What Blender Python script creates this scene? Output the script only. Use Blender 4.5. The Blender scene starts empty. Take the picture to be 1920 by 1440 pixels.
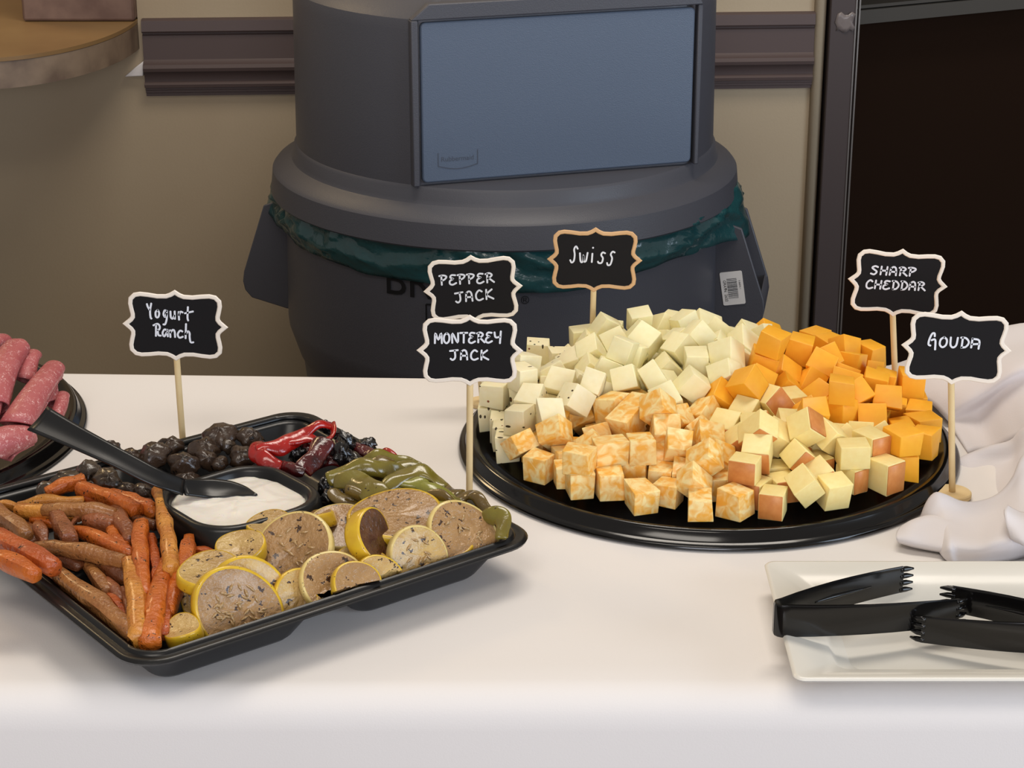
import bpy, bmesh, math, random
from mathutils import Vector, Matrix, Quaternion, noise
random.seed(11)
SC = bpy.context.scene
COL = SC.collection
PI = math.pi
T = 0.74                                   # table top height above the floor
# ------------------------------------------------------------------ camera
F_PX, PITCH, CAM_H = 3900.0, math.radians(20.72), 0.64
cam_d = bpy.data.cameras.new('camera'); cam = bpy.data.objects.new('camera', cam_d); COL.objects.link(cam)
cam_d.sensor_width = 36.0; cam_d.lens = 36.0 * F_PX / 1920.0
cam_d.clip_start = 0.05; cam_d.clip_end = 60
cam.location = (0, 0, T + CAM_H); cam.rotation_euler = (PI/2 - PITCH, 0, 0)
SC.camera = cam
# ------------------------------------------------------------------ world, lights, exposure
w = bpy.data.worlds.new('world'); SC.world = w; w.use_nodes = True
bg = w.node_tree.nodes['Background']; bg.inputs[0].default_value = (1.0, 0.93, 0.86, 1); bg.inputs[1].default_value = 0.30
SC.view_settings.view_transform = 'Standard'; SC.view_settings.look = 'None'
SC.view_settings.gamma = 1.0; SC.view_settings.use_curve_mapping = False
SC.view_settings.exposure = 0.0
def area(name, loc, target, sx, sy, power, color):
    d = bpy.data.lights.new(name, 'AREA'); d.shape = 'RECTANGLE'; d.size = sx; d.size_y = sy
    d.energy = power; d.color = color
    o = bpy.data.objects.new(name, d); COL.objects.link(o); o.location = loc
    v = Vector(target) - Vector(loc); o.rotation_euler = v.to_track_quat('-Z', 'Y').to_euler()
    return o
area('ceiling_panel_light', (0.25, 2.05, 2.75), (0.25, 2.05, 0), 1.2, 0.6, 23, (1.0, 0.91, 0.80))
area('ceiling_panel_light', (-0.4, -0.2, 2.75), (-0.4, -0.2, 0), 1.2, 0.6, 16, (1.0, 0.92, 0.82))
area('window_daylight', (2.9, 0.0, 1.35), (0.1, 2.3, 0.8), 1.6, 1.5, 52, (0.68, 0.82, 1.0))
area('window_daylight', (0.2, -2.6, 1.5), (0.1, 1.4, 0.7), 2.4, 1.4, 64, (0.90, 0.91, 1.0))
area('kitchen_lamp', (-1.45, 3.5, 2.45), (-0.75, 2.9, 0.8), 0.4, 0.4, 8, (1.0, 0.72, 0.38))
# ------------------------------------------------------------------ helpers
def lin(c):
    r = []
    for v in c[:3]:
        v = v / 255.0
        r.append(v / 12.92 if v <= 0.04045 else ((v + 0.055) / 1.055) ** 2.4)
    return (r[0], r[1], r[2], 1.0)
def ray(px, py):
    x = (px - 960) / F_PX; y = -(py - 720) / F_PX
    return Vector((x, math.cos(PITCH) + y*math.sin(PITCH), -math.sin(PITCH) + y*math.cos(PITCH)))
def at(px, py, h=0.0):                      # point on the level h above the table
    d = ray(px, py); t = (h - CAM_H) / d.z
    return Vector((d.x*t, d.y*t, T + h))
def aty(px, py, Y):                         # point in the upright plane at distance Y
    d = ray(px, py); t = Y / d.y
    return Vector((d.x*t, Y, T + CAM_H + d.z*t))
def tag(o, label=None, cat=None, group=None, kind=None):
    if label: o['label'] = label
    if cat: o['category'] = cat
    if group: o['group'] = group
    if kind: o['kind'] = kind
    return o
ROOT = {}
def empty(name, loc, label=None, cat=None, group=None, kind=None):
    o = bpy.data.objects.new(name, None); COL.objects.link(o); o.location = loc; o.empty_display_size = 0.02
    ROOT[o] = Vector(loc)
    return tag(o, label, cat, group, kind)
def obj(name, V, F, mat, parent=None, loc=None, smooth=True, mi=None, angle=None):
    """one mesh object; V in world coordinates; parts keep their root's origin"""
    base = ROOT[parent] if parent is not None else Vector(loc if loc is not None else (0, 0, 0))
    me = bpy.data.meshes.new(name)
    me.from_pydata([tuple(Vector(v) - base) for v in V], [], F)
    mats = mat if isinstance(mat, (list, tuple)) else [mat]
    for m in mats: me.materials.append(m)
    if mi:
        for p, k in zip(me.polygons, mi): p.material_index = k
    bm = bmesh.new(); bm.from_mesh(me); bmesh.ops.recalc_face_normals(bm, faces=bm.faces); bm.to_mesh(me); bm.free()
    if smooth: me.shade_smooth()
    if smooth and angle: me.set_sharp_from_angle(angle=math.radians(angle))
    me.update()
    o = bpy.data.objects.new(name, me); COL.objects.link(o)
    if parent is not None:
        o.parent = parent; ROOT[o] = base
        o.matrix_parent_inverse = Matrix()
    else:
        o.location = base; ROOT[o] = base
    return o
def bevel(o, wdt, seg=2):
    m = o.modifiers.new('bevel', 'BEVEL'); m.width = wdt; m.segments = seg; m.limit_method = 'ANGLE'; m.angle_limit = math.radians(40)
    o.data.shade_smooth(); o.data.set_sharp_from_angle(angle=math.radians(50)); return o
def solid(o, t, off=0):
    m = o.modifiers.new('solid', 'SOLIDIFY'); m.thickness = t; m.offset = off; return o
def subd(o, n=1):
    m = o.modifiers.new('sub', 'SUBSURF'); m.levels = n; m.render_levels = n; return o
def box(x0, x1, y0, y1, z0, z1):
    V = [(x, y, z) for z in (z0, z1) for y in (y0, y1) for x in (x0, x1)]
    return V, [(0, 2, 3, 1), (4, 5, 7, 6), (0, 1, 5, 4), (2, 6, 7, 3), (0, 4, 6, 2), (1, 3, 7, 5)]
def join(*parts):
    V, F = [], []
    for v, f in parts:
        n = len(V); V += list(v); F += [tuple(i + n for i in q) for q in f]
    return V, F
def lathe(prof, c, n=96, close=False):
    V, F = [], []
    for r, z in prof:
        for i in range(n):
            a = 2*PI*i/n; V.append((c[0] + r*math.cos(a), c[1] + r*math.sin(a), c[2] + z))
    m = len(prof)
    for j in range(m - 1 + (1 if close else 0)):
        for i in range(n):
            k = (j + 1) % m
            F.append((j*n + i, j*n + (i+1) % n, k*n + (i+1) % n, k*n + i))
    return V, F
def catmull(P, n):
    P = [Vector(p) for p in P]
    if len(P) == 2: return [P[0].lerp(P[1], i/n) for i in range(n+1)]
    Q = [P[0]*2 - P[1]] + P + [P[-1]*2 - P[-2]]
    out = []; segs = len(P) - 1
    for i in range(n + 1):
        s = i / n * segs; k = min(int(s), segs - 1); t = s - k
        p0, p1, p2, p3 = Q[k], Q[k+1], Q[k+2], Q[k+3]
        out.append(0.5*((2*p1) + (p2 - p0)*t + (2*p0 - 5*p1 + 4*p2 - p3)*t*t + (3*p1 - p0 - 3*p2 + p3)*t*t*t))
    return out
def interp(L, n):
    if not isinstance(L, (list, tuple)): return [L]*(n+1)
    out = []
    for i in range(n + 1):
        s = i/n*(len(L) - 1); k = min(int(s), len(L) - 2); out.append(L[k] + (L[k+1] - L[k])*(s - k))
    return out
def tube(P, R, n=8, m=8, power=2.0, rnd=True, phase=0.0, wob=0.0, flat=1.0):
    """tapered tube along P; power>2 squares its section off; ends rounded"""
    C = catmull(P, m); R = interp(R, m); V, F = [], []
    up0 = Vector((0, 0, 1)); rows = []
    ts = []
    for i in range(m + 1):
        t = (C[min(i+1, m)] - C[max(i-1, 0)]).normalized(); ts.append(t)
    ring = []
    if rnd: ring.append((C[0] - ts[0]*R[0]*0.25, ts[0], R[0]*0.72))
    for c, t, r in zip(C, ts, R): ring.append((c, t, r))
    if rnd: ring.append((C[-1] + ts[-1]*R[-1]*0.25, ts[-1], R[-1]*0.72))
    for c, t, r in ring:
        u = up0 if abs(t.z) < 0.9 else Vector((0, 1, 0))
        s = t.cross(u).normalized(); u = s.cross(t).normalized()
        for k in range(n):
            a = 2*PI*k/n + phase; ca, sa = math.cos(a), math.sin(a)
            q = (abs(ca)**power + abs(sa)**power) ** (-1.0/power)
            p = c + s*(ca*q*r) + u*(sa*q*r*flat)
            if wob: p += (s*ca + u*sa)*(noise.noise(p*70.0)*wob)
            V.append(p)
    nr = len(ring)
    for j in range(nr - 1):
        for k in range(n): F.append((j*n + k, j*n + (k+1) % n, (j+1)*n + (k+1) % n, (j+1)*n + k))
    F.append(tuple(range(n))); F.append(tuple((nr-1)*n + k for k in range(n)))
    return V, F
def strip(P, W, th, normal=(0, 0, 1), curl=0.0, m=14, k=6, wob=0.0, seed=0.0):
    """ribbon of food or plastic: width W, thickness th, cupped by curl"""
    C = catmull(P, m); W = interp(W, m); V, F = [], []
    N = interp([Vector(q) for q in normal], m) if isinstance(normal, list) else [Vector(normal)]*(m+1)
    for i in range(m + 1):
        t = (C[min(i+1, m)] - C[max(i-1, 0)]).normalized()
        s = t.cross(N[i]).normalized(); nn = s.cross(t).normalized()
        top, bot = [], []
        for j in range(k + 1):
            q = 2*j/k - 1
            p = C[i] + s*(q*W[i]/2) + nn*(curl*W[i]*(1 - q*q))
            if wob:
                p = p + nn*(noise.noise(p*45 + Vector((seed, 0, 0)))*wob) + s*(noise.noise(p*60 + Vector((0, seed, 9)))*wob*0.6)
            e = th*(1 - 0.55*q**4)
            top.append(p + nn*e/2); bot.append(p - nn*e/2)
        V += top + bot[::-1]
    n = 2*(k + 1)
    for i in range(m):
        for j in range(n): F.append((i*n + j, i*n + (j+1) % n, (i+1)*n + (j+1) % n, (i+1)*n + j))
    F.append(tuple(range(n))); F.append(tuple(m*n + j for j in range(n)))
    return V, F
def rrect(hx, hy, r, n=6):
    pts = []
    for cx, cy, a0 in ((hx-r, hy-r, 0), (-hx+r, hy-r, 90), (-hx+r, -hy+r, 180), (hx-r, -hy+r, 270)):
        for i in range(n + 1):
            a = math.radians(a0 + 90*i/n); pts.append((cx + r*math.cos(a), cy + r*math.sin(a)))
    return pts
# ------------------------------------------------------------------ materials
def mat(name, col, rough=0.5, spec=0.5, bump=None, var=None, sss=0.0, coat=0.0, metal=0.0):
    """var=(colour2, scale, sharpness) mottles the colour; bump=(scale, strength)"""
    m = bpy.data.materials.new(name); m.use_nodes = True; nt = m.node_tree
    b = nt.nodes['Principled BSDF']; b.inputs['Roughness'].default_value = rough
    b.inputs['Specular IOR Level'].default_value = spec; b.inputs['Metallic'].default_value = metal
    b.inputs['Coat Weight'].default_value = coat; b.inputs['Coat Roughness'].default_value = 0.12
    if sss:
        b.inputs['Subsurface Weight'].default_value = sss; b.inputs['Subsurface Radius'].default_value = (1.0, 0.6, 0.25)
        b.inputs['Subsurface Scale'].default_value = 0.004
    b.inputs['Base Color'].default_value = lin(col)
    m.diffuse_color = lin(col)
    tc = nt.nodes.new('ShaderNodeTexCoord')
    m['bsdf'] = b.name
    if var:
        c2, sc, sh = var
        nz = nt.nodes.new('ShaderNodeTexNoise'); nz.inputs['Scale'].default_value = sc; nz.inputs['Detail'].default_value = 4
        nt.links.new(tc.outputs['Object'], nz.inputs['Vector'])
        rp = nt.nodes.new('ShaderNodeValToRGB'); rp.color_ramp.elements[0].position = 0.5 - sh; rp.color_ramp.elements[1].position = 0.5 + sh
        rp.color_ramp.elements[0].color = lin(col); rp.color_ramp.elements[1].color = lin(c2)
        nt.links.new(nz.outputs['Fac'], rp.inputs['Fac']); nt.links.new(rp.outputs['Color'], b.inputs['Base Color'])
    if bump:
        nb = nt.nodes.new('ShaderNodeTexNoise'); nb.inputs['Scale'].default_value = bump[0]; nb.inputs['Detail'].default_value = 3
        nt.links.new(tc.outputs['Object'], nb.inputs['Vector'])
        bp = nt.nodes.new('ShaderNodeBump'); bp.inputs['Strength'].default_value = bump[1]; bp.inputs['Distance'].default_value = 0.002
        nt.links.new(nb.outputs['Fac'], bp.inputs['Height']); nt.links.new(bp.outputs['Normal'], b.inputs['Normal'])
    return m
def add_specks(m, col, scale, size, keep=1.0, rand=True, stretch=(1, 1, 1)):
    """herb flecks: dark spots where a cell's centre is near"""
    nt = m.node_tree; b = nt.nodes['Principled BSDF']
    tc = nt.nodes.new('ShaderNodeTexCoord'); mp = nt.nodes.new('ShaderNodeMapping'); mp.inputs['Scale'].default_value = stretch
    nt.links.new(tc.outputs['Object'], mp.inputs['Vector'])
    vec = mp.outputs['Vector']
    if rand:
        oi = nt.nodes.new('ShaderNodeObjectInfo'); ad = nt.nodes.new('ShaderNodeVectorMath'); ad.operation = 'ADD'
        sc_ = nt.nodes.new('ShaderNodeVectorMath'); sc_.operation = 'SCALE'; sc_.inputs['Scale'].default_value = 3.7
        cb = nt.nodes.new('ShaderNodeCombineXYZ')
        for k in range(3): nt.links.new(oi.outputs['Random'], cb.inputs[k])
        nt.links.new(cb.outputs[0], sc_.inputs[0]); nt.links.new(sc_.outputs[0], ad.inputs[1]); nt.links.new(vec, ad.inputs[0]); vec = ad.outputs[0]
    nz = nt.nodes.new('ShaderNodeTexNoise'); nz.inputs['Scale'].default_value = scale*1.7
    nt.links.new(vec, nz.inputs['Vector'])
    mx0 = nt.nodes.new('ShaderNodeMix'); mx0.data_type = 'VECTOR'; mx0.inputs['Factor'].default_value = 0.012
    nt.links.new(vec, mx0.inputs['A']); nt.links.new(nz.outputs['Color'], mx0.inputs['B'])
    vo = nt.nodes.new('ShaderNodeTexVoronoi'); vo.inputs['Scale'].default_value = scale
    nt.links.new(mx0.outputs['Result'], vo.inputs['Vector'])
    lt = nt.nodes.new('ShaderNodeMath'); lt.operation = 'LESS_THAN'; lt.inputs[1].default_value = size
    nt.links.new(vo.outputs['Distance'], lt.inputs[0])
    sp = nt.nodes.new('ShaderNodeSeparateColor'); nt.links.new(vo.outputs['Color'], sp.inputs[0])
    l2 = nt.nodes.new('ShaderNodeMath'); l2.operation = 'LESS_THAN'; l2.inputs[1].default_value = keep
    nt.links.new(sp.outputs[0], l2.inputs[0])
    mu = nt.nodes.new('ShaderNodeMath'); mu.operation = 'MULTIPLY'
    nt.links.new(lt.outputs[0], mu.inputs[0]); nt.links.new(l2.outputs[0], mu.inputs[1])
    mx = nt.nodes.new('ShaderNodeMix'); mx.data_type = 'RGBA'; mx.inputs['B'].default_value = lin(col)
    nt.links.new(mu.outputs[0], mx.inputs['Factor'])
    src = b.inputs['Base Color']
    if src.is_linked: nt.links.new(src.links[0].from_socket, mx.inputs['A'])
    else: mx.inputs['A'].default_value = src.default_value
    nt.links.new(mx.outputs['Result'], src)
    return m
def object_tint(m, lo, hi):
    """vary brightness a little from one object to the next"""
    nt = m.node_tree; b = nt.nodes['Principled BSDF']; src = b.inputs['Base Color']
    oi = nt.nodes.new('ShaderNodeObjectInfo'); mr = nt.nodes.new('ShaderNodeMapRange')
    mr.inputs['To Min'].default_value = lo; mr.inputs['To Max'].default_value = hi
    nt.links.new(oi.outputs['Random'], mr.inputs['Value'])
    hs = nt.nodes.new('ShaderNodeHueSaturation'); nt.links.new(mr.outputs[0], hs.inputs['Value'])
    if src.is_linked: nt.links.new(src.links[0].from_socket, hs.inputs['Color'])
    else: hs.inputs['Color'].default_value = src.default_value
    nt.links.new(hs.outputs['Color'], src); return m
M = {}
M['wall'] = mat('khaki_wall_paint', (180, 164, 138), 0.75, 0.25, bump=(260, 0.12), var=((170, 151, 125), 3, 0.3))
M['trim'] = mat('brown_trim_paint', (86, 72, 69), 0.5, 0.3)
M['casing'] = mat('dark_brown_casing_paint', (70, 60, 58), 0.42, 0.4)
M['steel'] = mat('brushed_edge_metal', (170, 165, 160), 0.3, 0.5, metal=0.9)
M['dark'] = mat('unlit_room_painted_shade', (40, 27, 19), 0.9, 0.05)  # the room's lack of light is put into this dark colour
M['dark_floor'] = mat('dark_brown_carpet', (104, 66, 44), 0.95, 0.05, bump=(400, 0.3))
M['grey_counter'] = mat('grey_laminate', (84, 80, 74), 0.6, 0.2)
M['floor'] = mat('brown_carpet', (92, 76, 62), 0.9, 0.1, bump=(400, 0.4), var=((78, 64, 52), 60, 0.2))
M['laminate'] = mat('tan_counter_laminate', (146, 116, 76), 0.42, 0.4, var=((128, 98, 62), 9, 0.25))
M['edge_lam'] = mat('mottled_brown_edge_laminate', (142, 122, 102), 0.5, 0.35, var=((108, 90, 76), 22, 0.16))
M['tile'] = mat('pinkish_brown_stone', (136, 110, 96), 0.55, 0.3, var=((108, 84, 74), 26, 0.2))
M['white_plastic'] = mat('white_plastic', (226, 220, 216), 0.4, 0.4)
M['cloth'] = mat('white_table_linen', (233, 228, 224), 0.85, 0.15, bump=(900, 0.05))
M['napkin'] = mat('white_napkin_linen', (222, 217, 218), 0.85, 0.15, bump=(900, 0.06))
M['bin'] = mat('grey_bin_plastic', (76, 76, 82), 0.44, 0.45, bump=(700, 0.12))
M['bin_flap'] = mat('flap_plastic_window_tint', (88, 100, 118), 0.40, 0.5, bump=(900, 0.15))  # bluer than the bin: the window's reflection is put into the colour
M['bin_print'] = mat('black_print', (20, 20, 22), 0.5, 0.3)
M['liner'] = mat('dark_green_bag_film', (34, 74, 76), 0.2, 0.7, bump=(60, 0.8))
M['black'] = mat('black_glossy_plastic', (13, 12, 12), 0.14, 0.5)
M['black_satin'] = mat('black_satin_plastic', (20, 20, 21), 0.3, 0.45)
M['porcelain'] = mat('white_porcelain', (228, 224, 214), 0.2, 0.45)
M['label'] = mat('white_paper_label', (228, 222, 216), 0.6, 0.2)
M['chalk'] = mat('blackboard', (22, 20, 21), 0.7, 0.2)
M['ink'] = mat('white_chalk_ink', (226, 228, 234), 0.7, 0.2)
M['cream'] = mat('cream_painted_wood', (240, 228, 212), 0.6, 0.25)
M['wood'] = mat('pale_birch_wood', (232, 208, 160), 0.6, 0.25, var=((214, 186, 134), 40, 0.3))
M['tanwood'] = mat('light_tan_wood', (222, 182, 136), 0.6, 0.25, var=((204, 160, 112), 40, 0.3))
# ================================================================== setting
WY = 3.05
def wy(x, out=0.0): return WY + 0.056*x - out
def wbox(x0, x1, o0, o1, z0, z1):
    V = []
    for z in (z0, z1):
        for o in (o0, o1):
            for x in (x0, x1): V.append((x, wy(x, o), T + z))
    return V, [(0, 2, 3, 1), (4, 5, 7, 6), (0, 1, 5, 4), (2, 6, 7, 3), (0, 4, 6, 2), (1, 3, 7, 5)]
V, F = box(-4, 4, -4, 3.25, -0.05, 0.0); tag(obj('floor', V, F, M['floor'], smooth=False), 'brown carpeted floor under the table and the bin', kind='structure')
V, F = wbox(-0.545, 0.462, -0.12, 0.0, -0.74, 1.95); wb = tag(obj('wall_back', V, F, M['wall'], smooth=False), 'khaki painted back wall behind the grey bin', kind='structure')
V, F = wbox(-2.6, -0.545, -0.12, 0.0, -0.74, 0.022); tag(obj('wall_left', V, F, M['wall'], smooth=False), 'khaki half wall under the rounded counter', kind='structure')
V, F = wbox(-2.6, -0.545, -1.4, -1.3, -0.74, 1.95); tag(obj('wall_kitchen', V, F, M['wall'], smooth=False), 'wall beyond the counter opening', kind='structure')
# painted bead at the wall's end beside the door casing
P = [(0.456, wy(0.456, 0.004), T-0.74), (0.456, wy(0.456, 0.004), T+1.95)]
V, F = tube(P, 0.009, 10, 1, rnd=False); tag(obj('trim_1', V, F, M['wall']), 'khaki rounded wall bead beside the brown door casing', kind='structure')
# moulded chair rail
prof = [(0, .067), (.010, .067), (.013, .065), (.015, .050), (.013, .0475), (.007, .047), (.007, .0445), (.010, .043), (.011, .008), (.014, .004), (.020, .002), (.0225, -.003), (.021, -.008), (.015, -.012), (.012, -.018), (.012, -.024), (.015, -.0255), (.0175, -.028), (.0165, -.0325), (.011, -.034), (.011, -.037), (.0085, -.038), (.0085, -.0415), (.006, -.0425), (.006, -.047), (0, -.047)]
def rail(x0, x1, dz0, dz1):
    V, F = [], []
    for x, dz in ((x0, dz0), (x1, dz1)):
        for o, z in prof: V.append((x, wy(x, o - 0.0), T + z + dz))
    n = len(prof)
    for i in range(n): F.append((i, (i+1) % n, n + (i+1) % n, n + i))
    F += [tuple(range(n)), tuple(range(n, 2*n))]
    return V, F
V, F = rail(-0.538, 0.448, 0, 0.0); tag(obj('trim_2', V, F, M['trim'], angle=35), 'brown moulded chair rail along the khaki wall', kind='structure')
# doorway: casing, metal edge, dark room beyond
dr = empty('door_1', (0.49, wy(0.49), 0), 'dark doorway with a narrow brown casing', None, None, 'structure')
V, F = wbox(0.468, 0.507, -0.12, 0.022, -0.74, 1.95); bevel(obj('casing', V, F, M['casing'], dr), 0.002)
for k, x in enumerate((0.5055, 0.5105)):
    V, F = wbox(x, x + 0.0022, 0.010, 0.0235, -0.74, 1.95); obj('metal_edge', V, F, M['steel'], dr, smooth=False)
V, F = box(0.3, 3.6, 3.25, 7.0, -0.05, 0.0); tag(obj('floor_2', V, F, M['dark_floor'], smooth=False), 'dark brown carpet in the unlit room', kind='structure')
V, F = box(0.3, 3.6, 6.9, 7.0, 0.0, 2.7); tag(obj('wall_far', V, F, M['dark'], smooth=False), 'far wall of the unlit room, its darkness painted on', kind='structure')
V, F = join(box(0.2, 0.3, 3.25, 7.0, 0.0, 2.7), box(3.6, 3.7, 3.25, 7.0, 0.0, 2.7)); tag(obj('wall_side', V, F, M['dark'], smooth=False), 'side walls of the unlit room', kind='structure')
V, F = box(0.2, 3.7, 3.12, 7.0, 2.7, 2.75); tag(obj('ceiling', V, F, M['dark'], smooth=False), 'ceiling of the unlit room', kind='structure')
# grey counter standing in the unlit room
c0 = aty(1560, 51, 3.55); ang = math.radians(25)
dv = Vector((math.cos(ang), math.sin(ang), 0)); bv = Vector((-math.sin(ang), math.cos(ang), 0))
gc = empty('service_counter', (c0.x + 0.5, c0.y + 0.4, 0), 'dark counter with a grey top edge in the unlit room', 'counter')
def slab(o, L, D, z0, z1):
    V = []
    for z in (z0, z1):
        for a, b in ((0, 0), (L, 0), (L, D), (0, D)):
            p = o + dv*a + bv*b; V.append((p.x, p.y, z))
    return V, [(0, 3, 2, 1), (4, 5, 6, 7), (0, 1, 5, 4), (1, 2, 6, 5), (2, 3, 7, 6), (3, 0, 4, 7)]
zt = c0.z
V, F = slab(c0, 1.9, 0.45, zt, zt + 0.024); obj('front_edge', V, F, M['grey_counter'], gc, smooth=False)
V, F = slab(c0 + bv*0.004, 1.9, 0.45, zt + 0.0265, zt + 0.032); obj('countertop', V, F, M['grey_counter'], gc, smooth=False)
V, F = slab(c0 + bv*0.06 + dv*0.05, 1.8, 0.36, 0.0, zt); obj('cabinet', V, F, M['dark'], gc, smooth=False)  # wears the same painted darkness as the room's walls
# bit of clear tape left on the casing
p = aty(1584, 42, wy(0.49, 0.0225)); rows = []
V = []; F = []
for j in range(5):
    for i in range(6):
        V.append((p.x - 0.013 + 0.026*i/5 + 0.002*math.sin(j*2.1), wy(0.49, 0.0226 + 0.0016*abs(math.sin(i*1.7 + j*2.3))), p.z - 0.013 + 0.026*j/4 + 0.003*math.sin(i*1.9)))
for j in range(4):
    for i in range(5): F.append((j*6 + i, j*6 + i + 1, j*6 + i + 7, j*6 + i + 6))
M['tape'] = mat('grey_sticky_tape', (118, 108, 104), 0.3, 0.5)
o = solid(obj('tape_scrap', V, F, M['tape'], loc=p), 0.0003); tag(o, 'crumpled scrap of tape stuck on the brown door casing', 'tape')
# rounded counter at the upper left
ct = empty('counter', (-0.75, 2.95, 0), 'tan laminate counter with a rounded corner and mottled edge', 'counter')
out = []
xr, yf = -0.545, 2.742
out = [(-2.2, yf)]
cx, cy, rx, ry = -0.725, 3.03, 0.180, 0.288
for i in range(25):
    a = -PI/2 + (PI/2)*i/24
    out.append((cx + rx*math.cos(a), cy + ry*math.sin(a)))
out += [(-0.545, 3.2), (-0.72, 3.2), (-0.72, 3.9), (-2.2, 3.9)]
def prism(pts, z0, z1):
    n = len(pts); V = [(x, y, z0) for x, y in pts] + [(x, y, z1) for x, y in pts]
    F = [tuple(range(n))[::-1], tuple(range(n, 2*n))] + [(i, (i+1) % n, n + (i+1) % n, n + i) for i in range(n)]
    return V, F
V, F = prism(out, T + 0.060, T + 0.0655); obj('countertop', V, F, M['laminate'], ct, angle=40)
out2 = [(x, y + (0.0015 if y < 3.0 else 0)) for x, y in out]
V, F = prism(out2, T + 0.023, T + 0.0595); obj('edge_band', V, F, M['edge_lam'], ct, angle=40)
V, F = box(-0.708, -0.5455, 3.0, 3.2, T + 0.0660, T + 0.30); o = bevel(obj('wall_end_block', V, F, M['tile'], loc=(-0.63, 3.1, T + 0.066)), 0.004); tag(o, 'pinkish brown stone block standing on the tan counter', 'block')
# white plastic piece at the wall under the counter corner
a = aty(236, 141, 3.02); b_ = aty(271, 141, 3.02); c_ = aty(271, 112, 3.02)
V = []; pts = [a, b_ + Vector((0, 0, .001)), c_, aty(258, 122, 3.02)]
for dy in (0, 0.012): V += [(q.x, q.y - dy, q.z) for q in pts]
F = [(0, 1, 2, 3), (7, 6, 5, 4)] + [(i, (i+1) % 4, 4 + (i+1) % 4, 4 + i) for i in range(4)]
o = bevel(obj('bracket', V, F, M['white_plastic'], loc=b_), 0.0015); tag(o, 'small white plastic bracket under the rounded counter corner', 'bracket')

# ================================================================== table and cloth
tb = empty('folding_table', (0, 1.43, 0), 'folding table hidden under the white tablecloth', 'table')
V, F = box(-1.0, 1.0, 1.150, 1.700, T - 0.03, T - 0.0045); obj('tabletop', V, F, M['grey_counter'], tb, smooth=False)
for x in (-0.9, 0.9):
    for y in (1.22, 1.63):
        V, F = tube([(x, y, 0), (x, y, T - 0.03)], 0.013, 10, 2, rnd=False); obj('leg', V, F, M['steel'], tb)
def by(x): return 1.7125 - 0.0125*x/0.33      # back edge runs a little askew
cols = 121; V = []; F = []; rows = []
xs = [-1.02 + 2.04*i/(cols - 1) for i in range(cols)]
prof_y = []                                     # (kind, value)
for k in range(13): prof_y.append(('drop', 0.60*(1 - k/12)))
for k in range(1, 8): prof_y.append(('round', k/8))
for k in range(28): prof_y.append(('top', k/27))
for k in range(1, 5): prof_y.append(('back', k/4))
R = 0.024
for kind, v in prof_y:
    for x in xs:
        yf_, yb = 1.148, by(x)
        wav = 0.010*math.sin(x*9.0 + 1.0) + 0.006*math.sin(x*21 + 2)
        if kind == 'drop':
            y = yf_ - R*0.35 - wav*v*1.2 - 0.004*v; z = T - R - v
            y -= 0.0022*math.exp(-((x + 0.1435)/0.004)**2) * (1 if v < .5 else .5)
        elif kind == 'round':
            a = PI/2*v; y = yf_ - R*0.35 + R*(1 - math.cos(a)); z = T - R + R*math.sin(a)
            y -= 0.0018*math.exp(-((x + 0.1405)/0.004)**2)*(1 - v)
        elif kind == 'top':
            y0 = yf_ + R*0.65; y = y0 + (yb - 0.012 - y0)*v
            z = T
            z += 0.0012*math.exp(-((x + 0.128 + (y - 1.16)*0.05)/0.005)**2)*math.exp(-((y - 1.15)/0.05)**2)
            z += 0.0006*noise.noise(Vector((x*7, y*9, 3.1)))*math.exp(-((y - 1.16)/0.06)**2)
        else:
            a = PI/2*v; y = yb - 0.012 + 0.012*math.sin(a); z = T - 0.012 + 0.012*math.cos(a)
            if v == 1: z -= 0.25
        V.append((x, y, z))
nr = len(prof_y)
for j in range(nr - 1):
    for i in range(cols - 1): F.append((j*cols + i, j*cols + i + 1, (j+1)*cols + i + 1, (j+1)*cols + i))
o = obj('tablecloth', V, F, M['cloth'], loc=(0, 1.43, T)); solid(o, 0.0015, -1); tag(o, 'white linen tablecloth draped over the buffet table', 'tablecloth')

# ================================================================== grey bin
CX, CY = -0.0095, 2.67
bn = empty('trash_can', (CX, CY, 0), 'large round grey plastic trash can with a domed flap lid', 'trash can')
C0 = (CX, CY, T)
body = [(0.001, -0.738), (.228, -0.74), (.234, -0.735), (.258, -.45), (.2705, -.340), (.2735, -.312), (.2785, -.304), (.2905, -.266), (.2915, -.255), (.2885, -.10), (.2895, -.075), (.284, -.075), (.281, -.25), (.225, -.71), (.001, -.71)]
V, F = lathe(body, C0, 128); bd = obj('body', V, F, M['bin'], bn, angle=35)
# domed lid: lathe cut by the upright plane that carries the flap
PH, DC = math.radians(17), 0.2095
zc = 0.0
ringp = [(.305, -.0875, 0), (.3075, -.085, 0), (.3045, -.056, 0), (.301, -.0515, 0), (.283, -.0425, 0), (.2795, -.0405, 0), (.277, -.036, 0), (.2755, -.024, 0), (.273, -.0205, 0), (.2725, -.0200, 1), (.2705, .165, 1), (.267, .178, 1), (.258, .186, 1), (.215, .205, 1), (.16, .228, 1), (.10, .243, 1), (.04, .249, 1), (.0005, .25, 1)]
n = 180; V = []; F = []
for r, z, clip in ringp:
    for i in range(n):
        a = 2*PI*i/n                                 # 0 = towards the camera
        rr = r
        if clip:
            c = math.cos(a - PH)
            if c > 0: rr = min(r, DC/c)
        V.append((CX + rr*math.sin(a), CY - rr*math.cos(a), T + z))
for j in range(len(ringp) - 1):
    for i in range(n): F.append((j*n + i, j*n + (i+1) % n, (j+1)*n + (i+1) % n, (j+1)*n + i))
lid = obj('lid', V, F, M['bin'], bn, angle=30)
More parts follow.
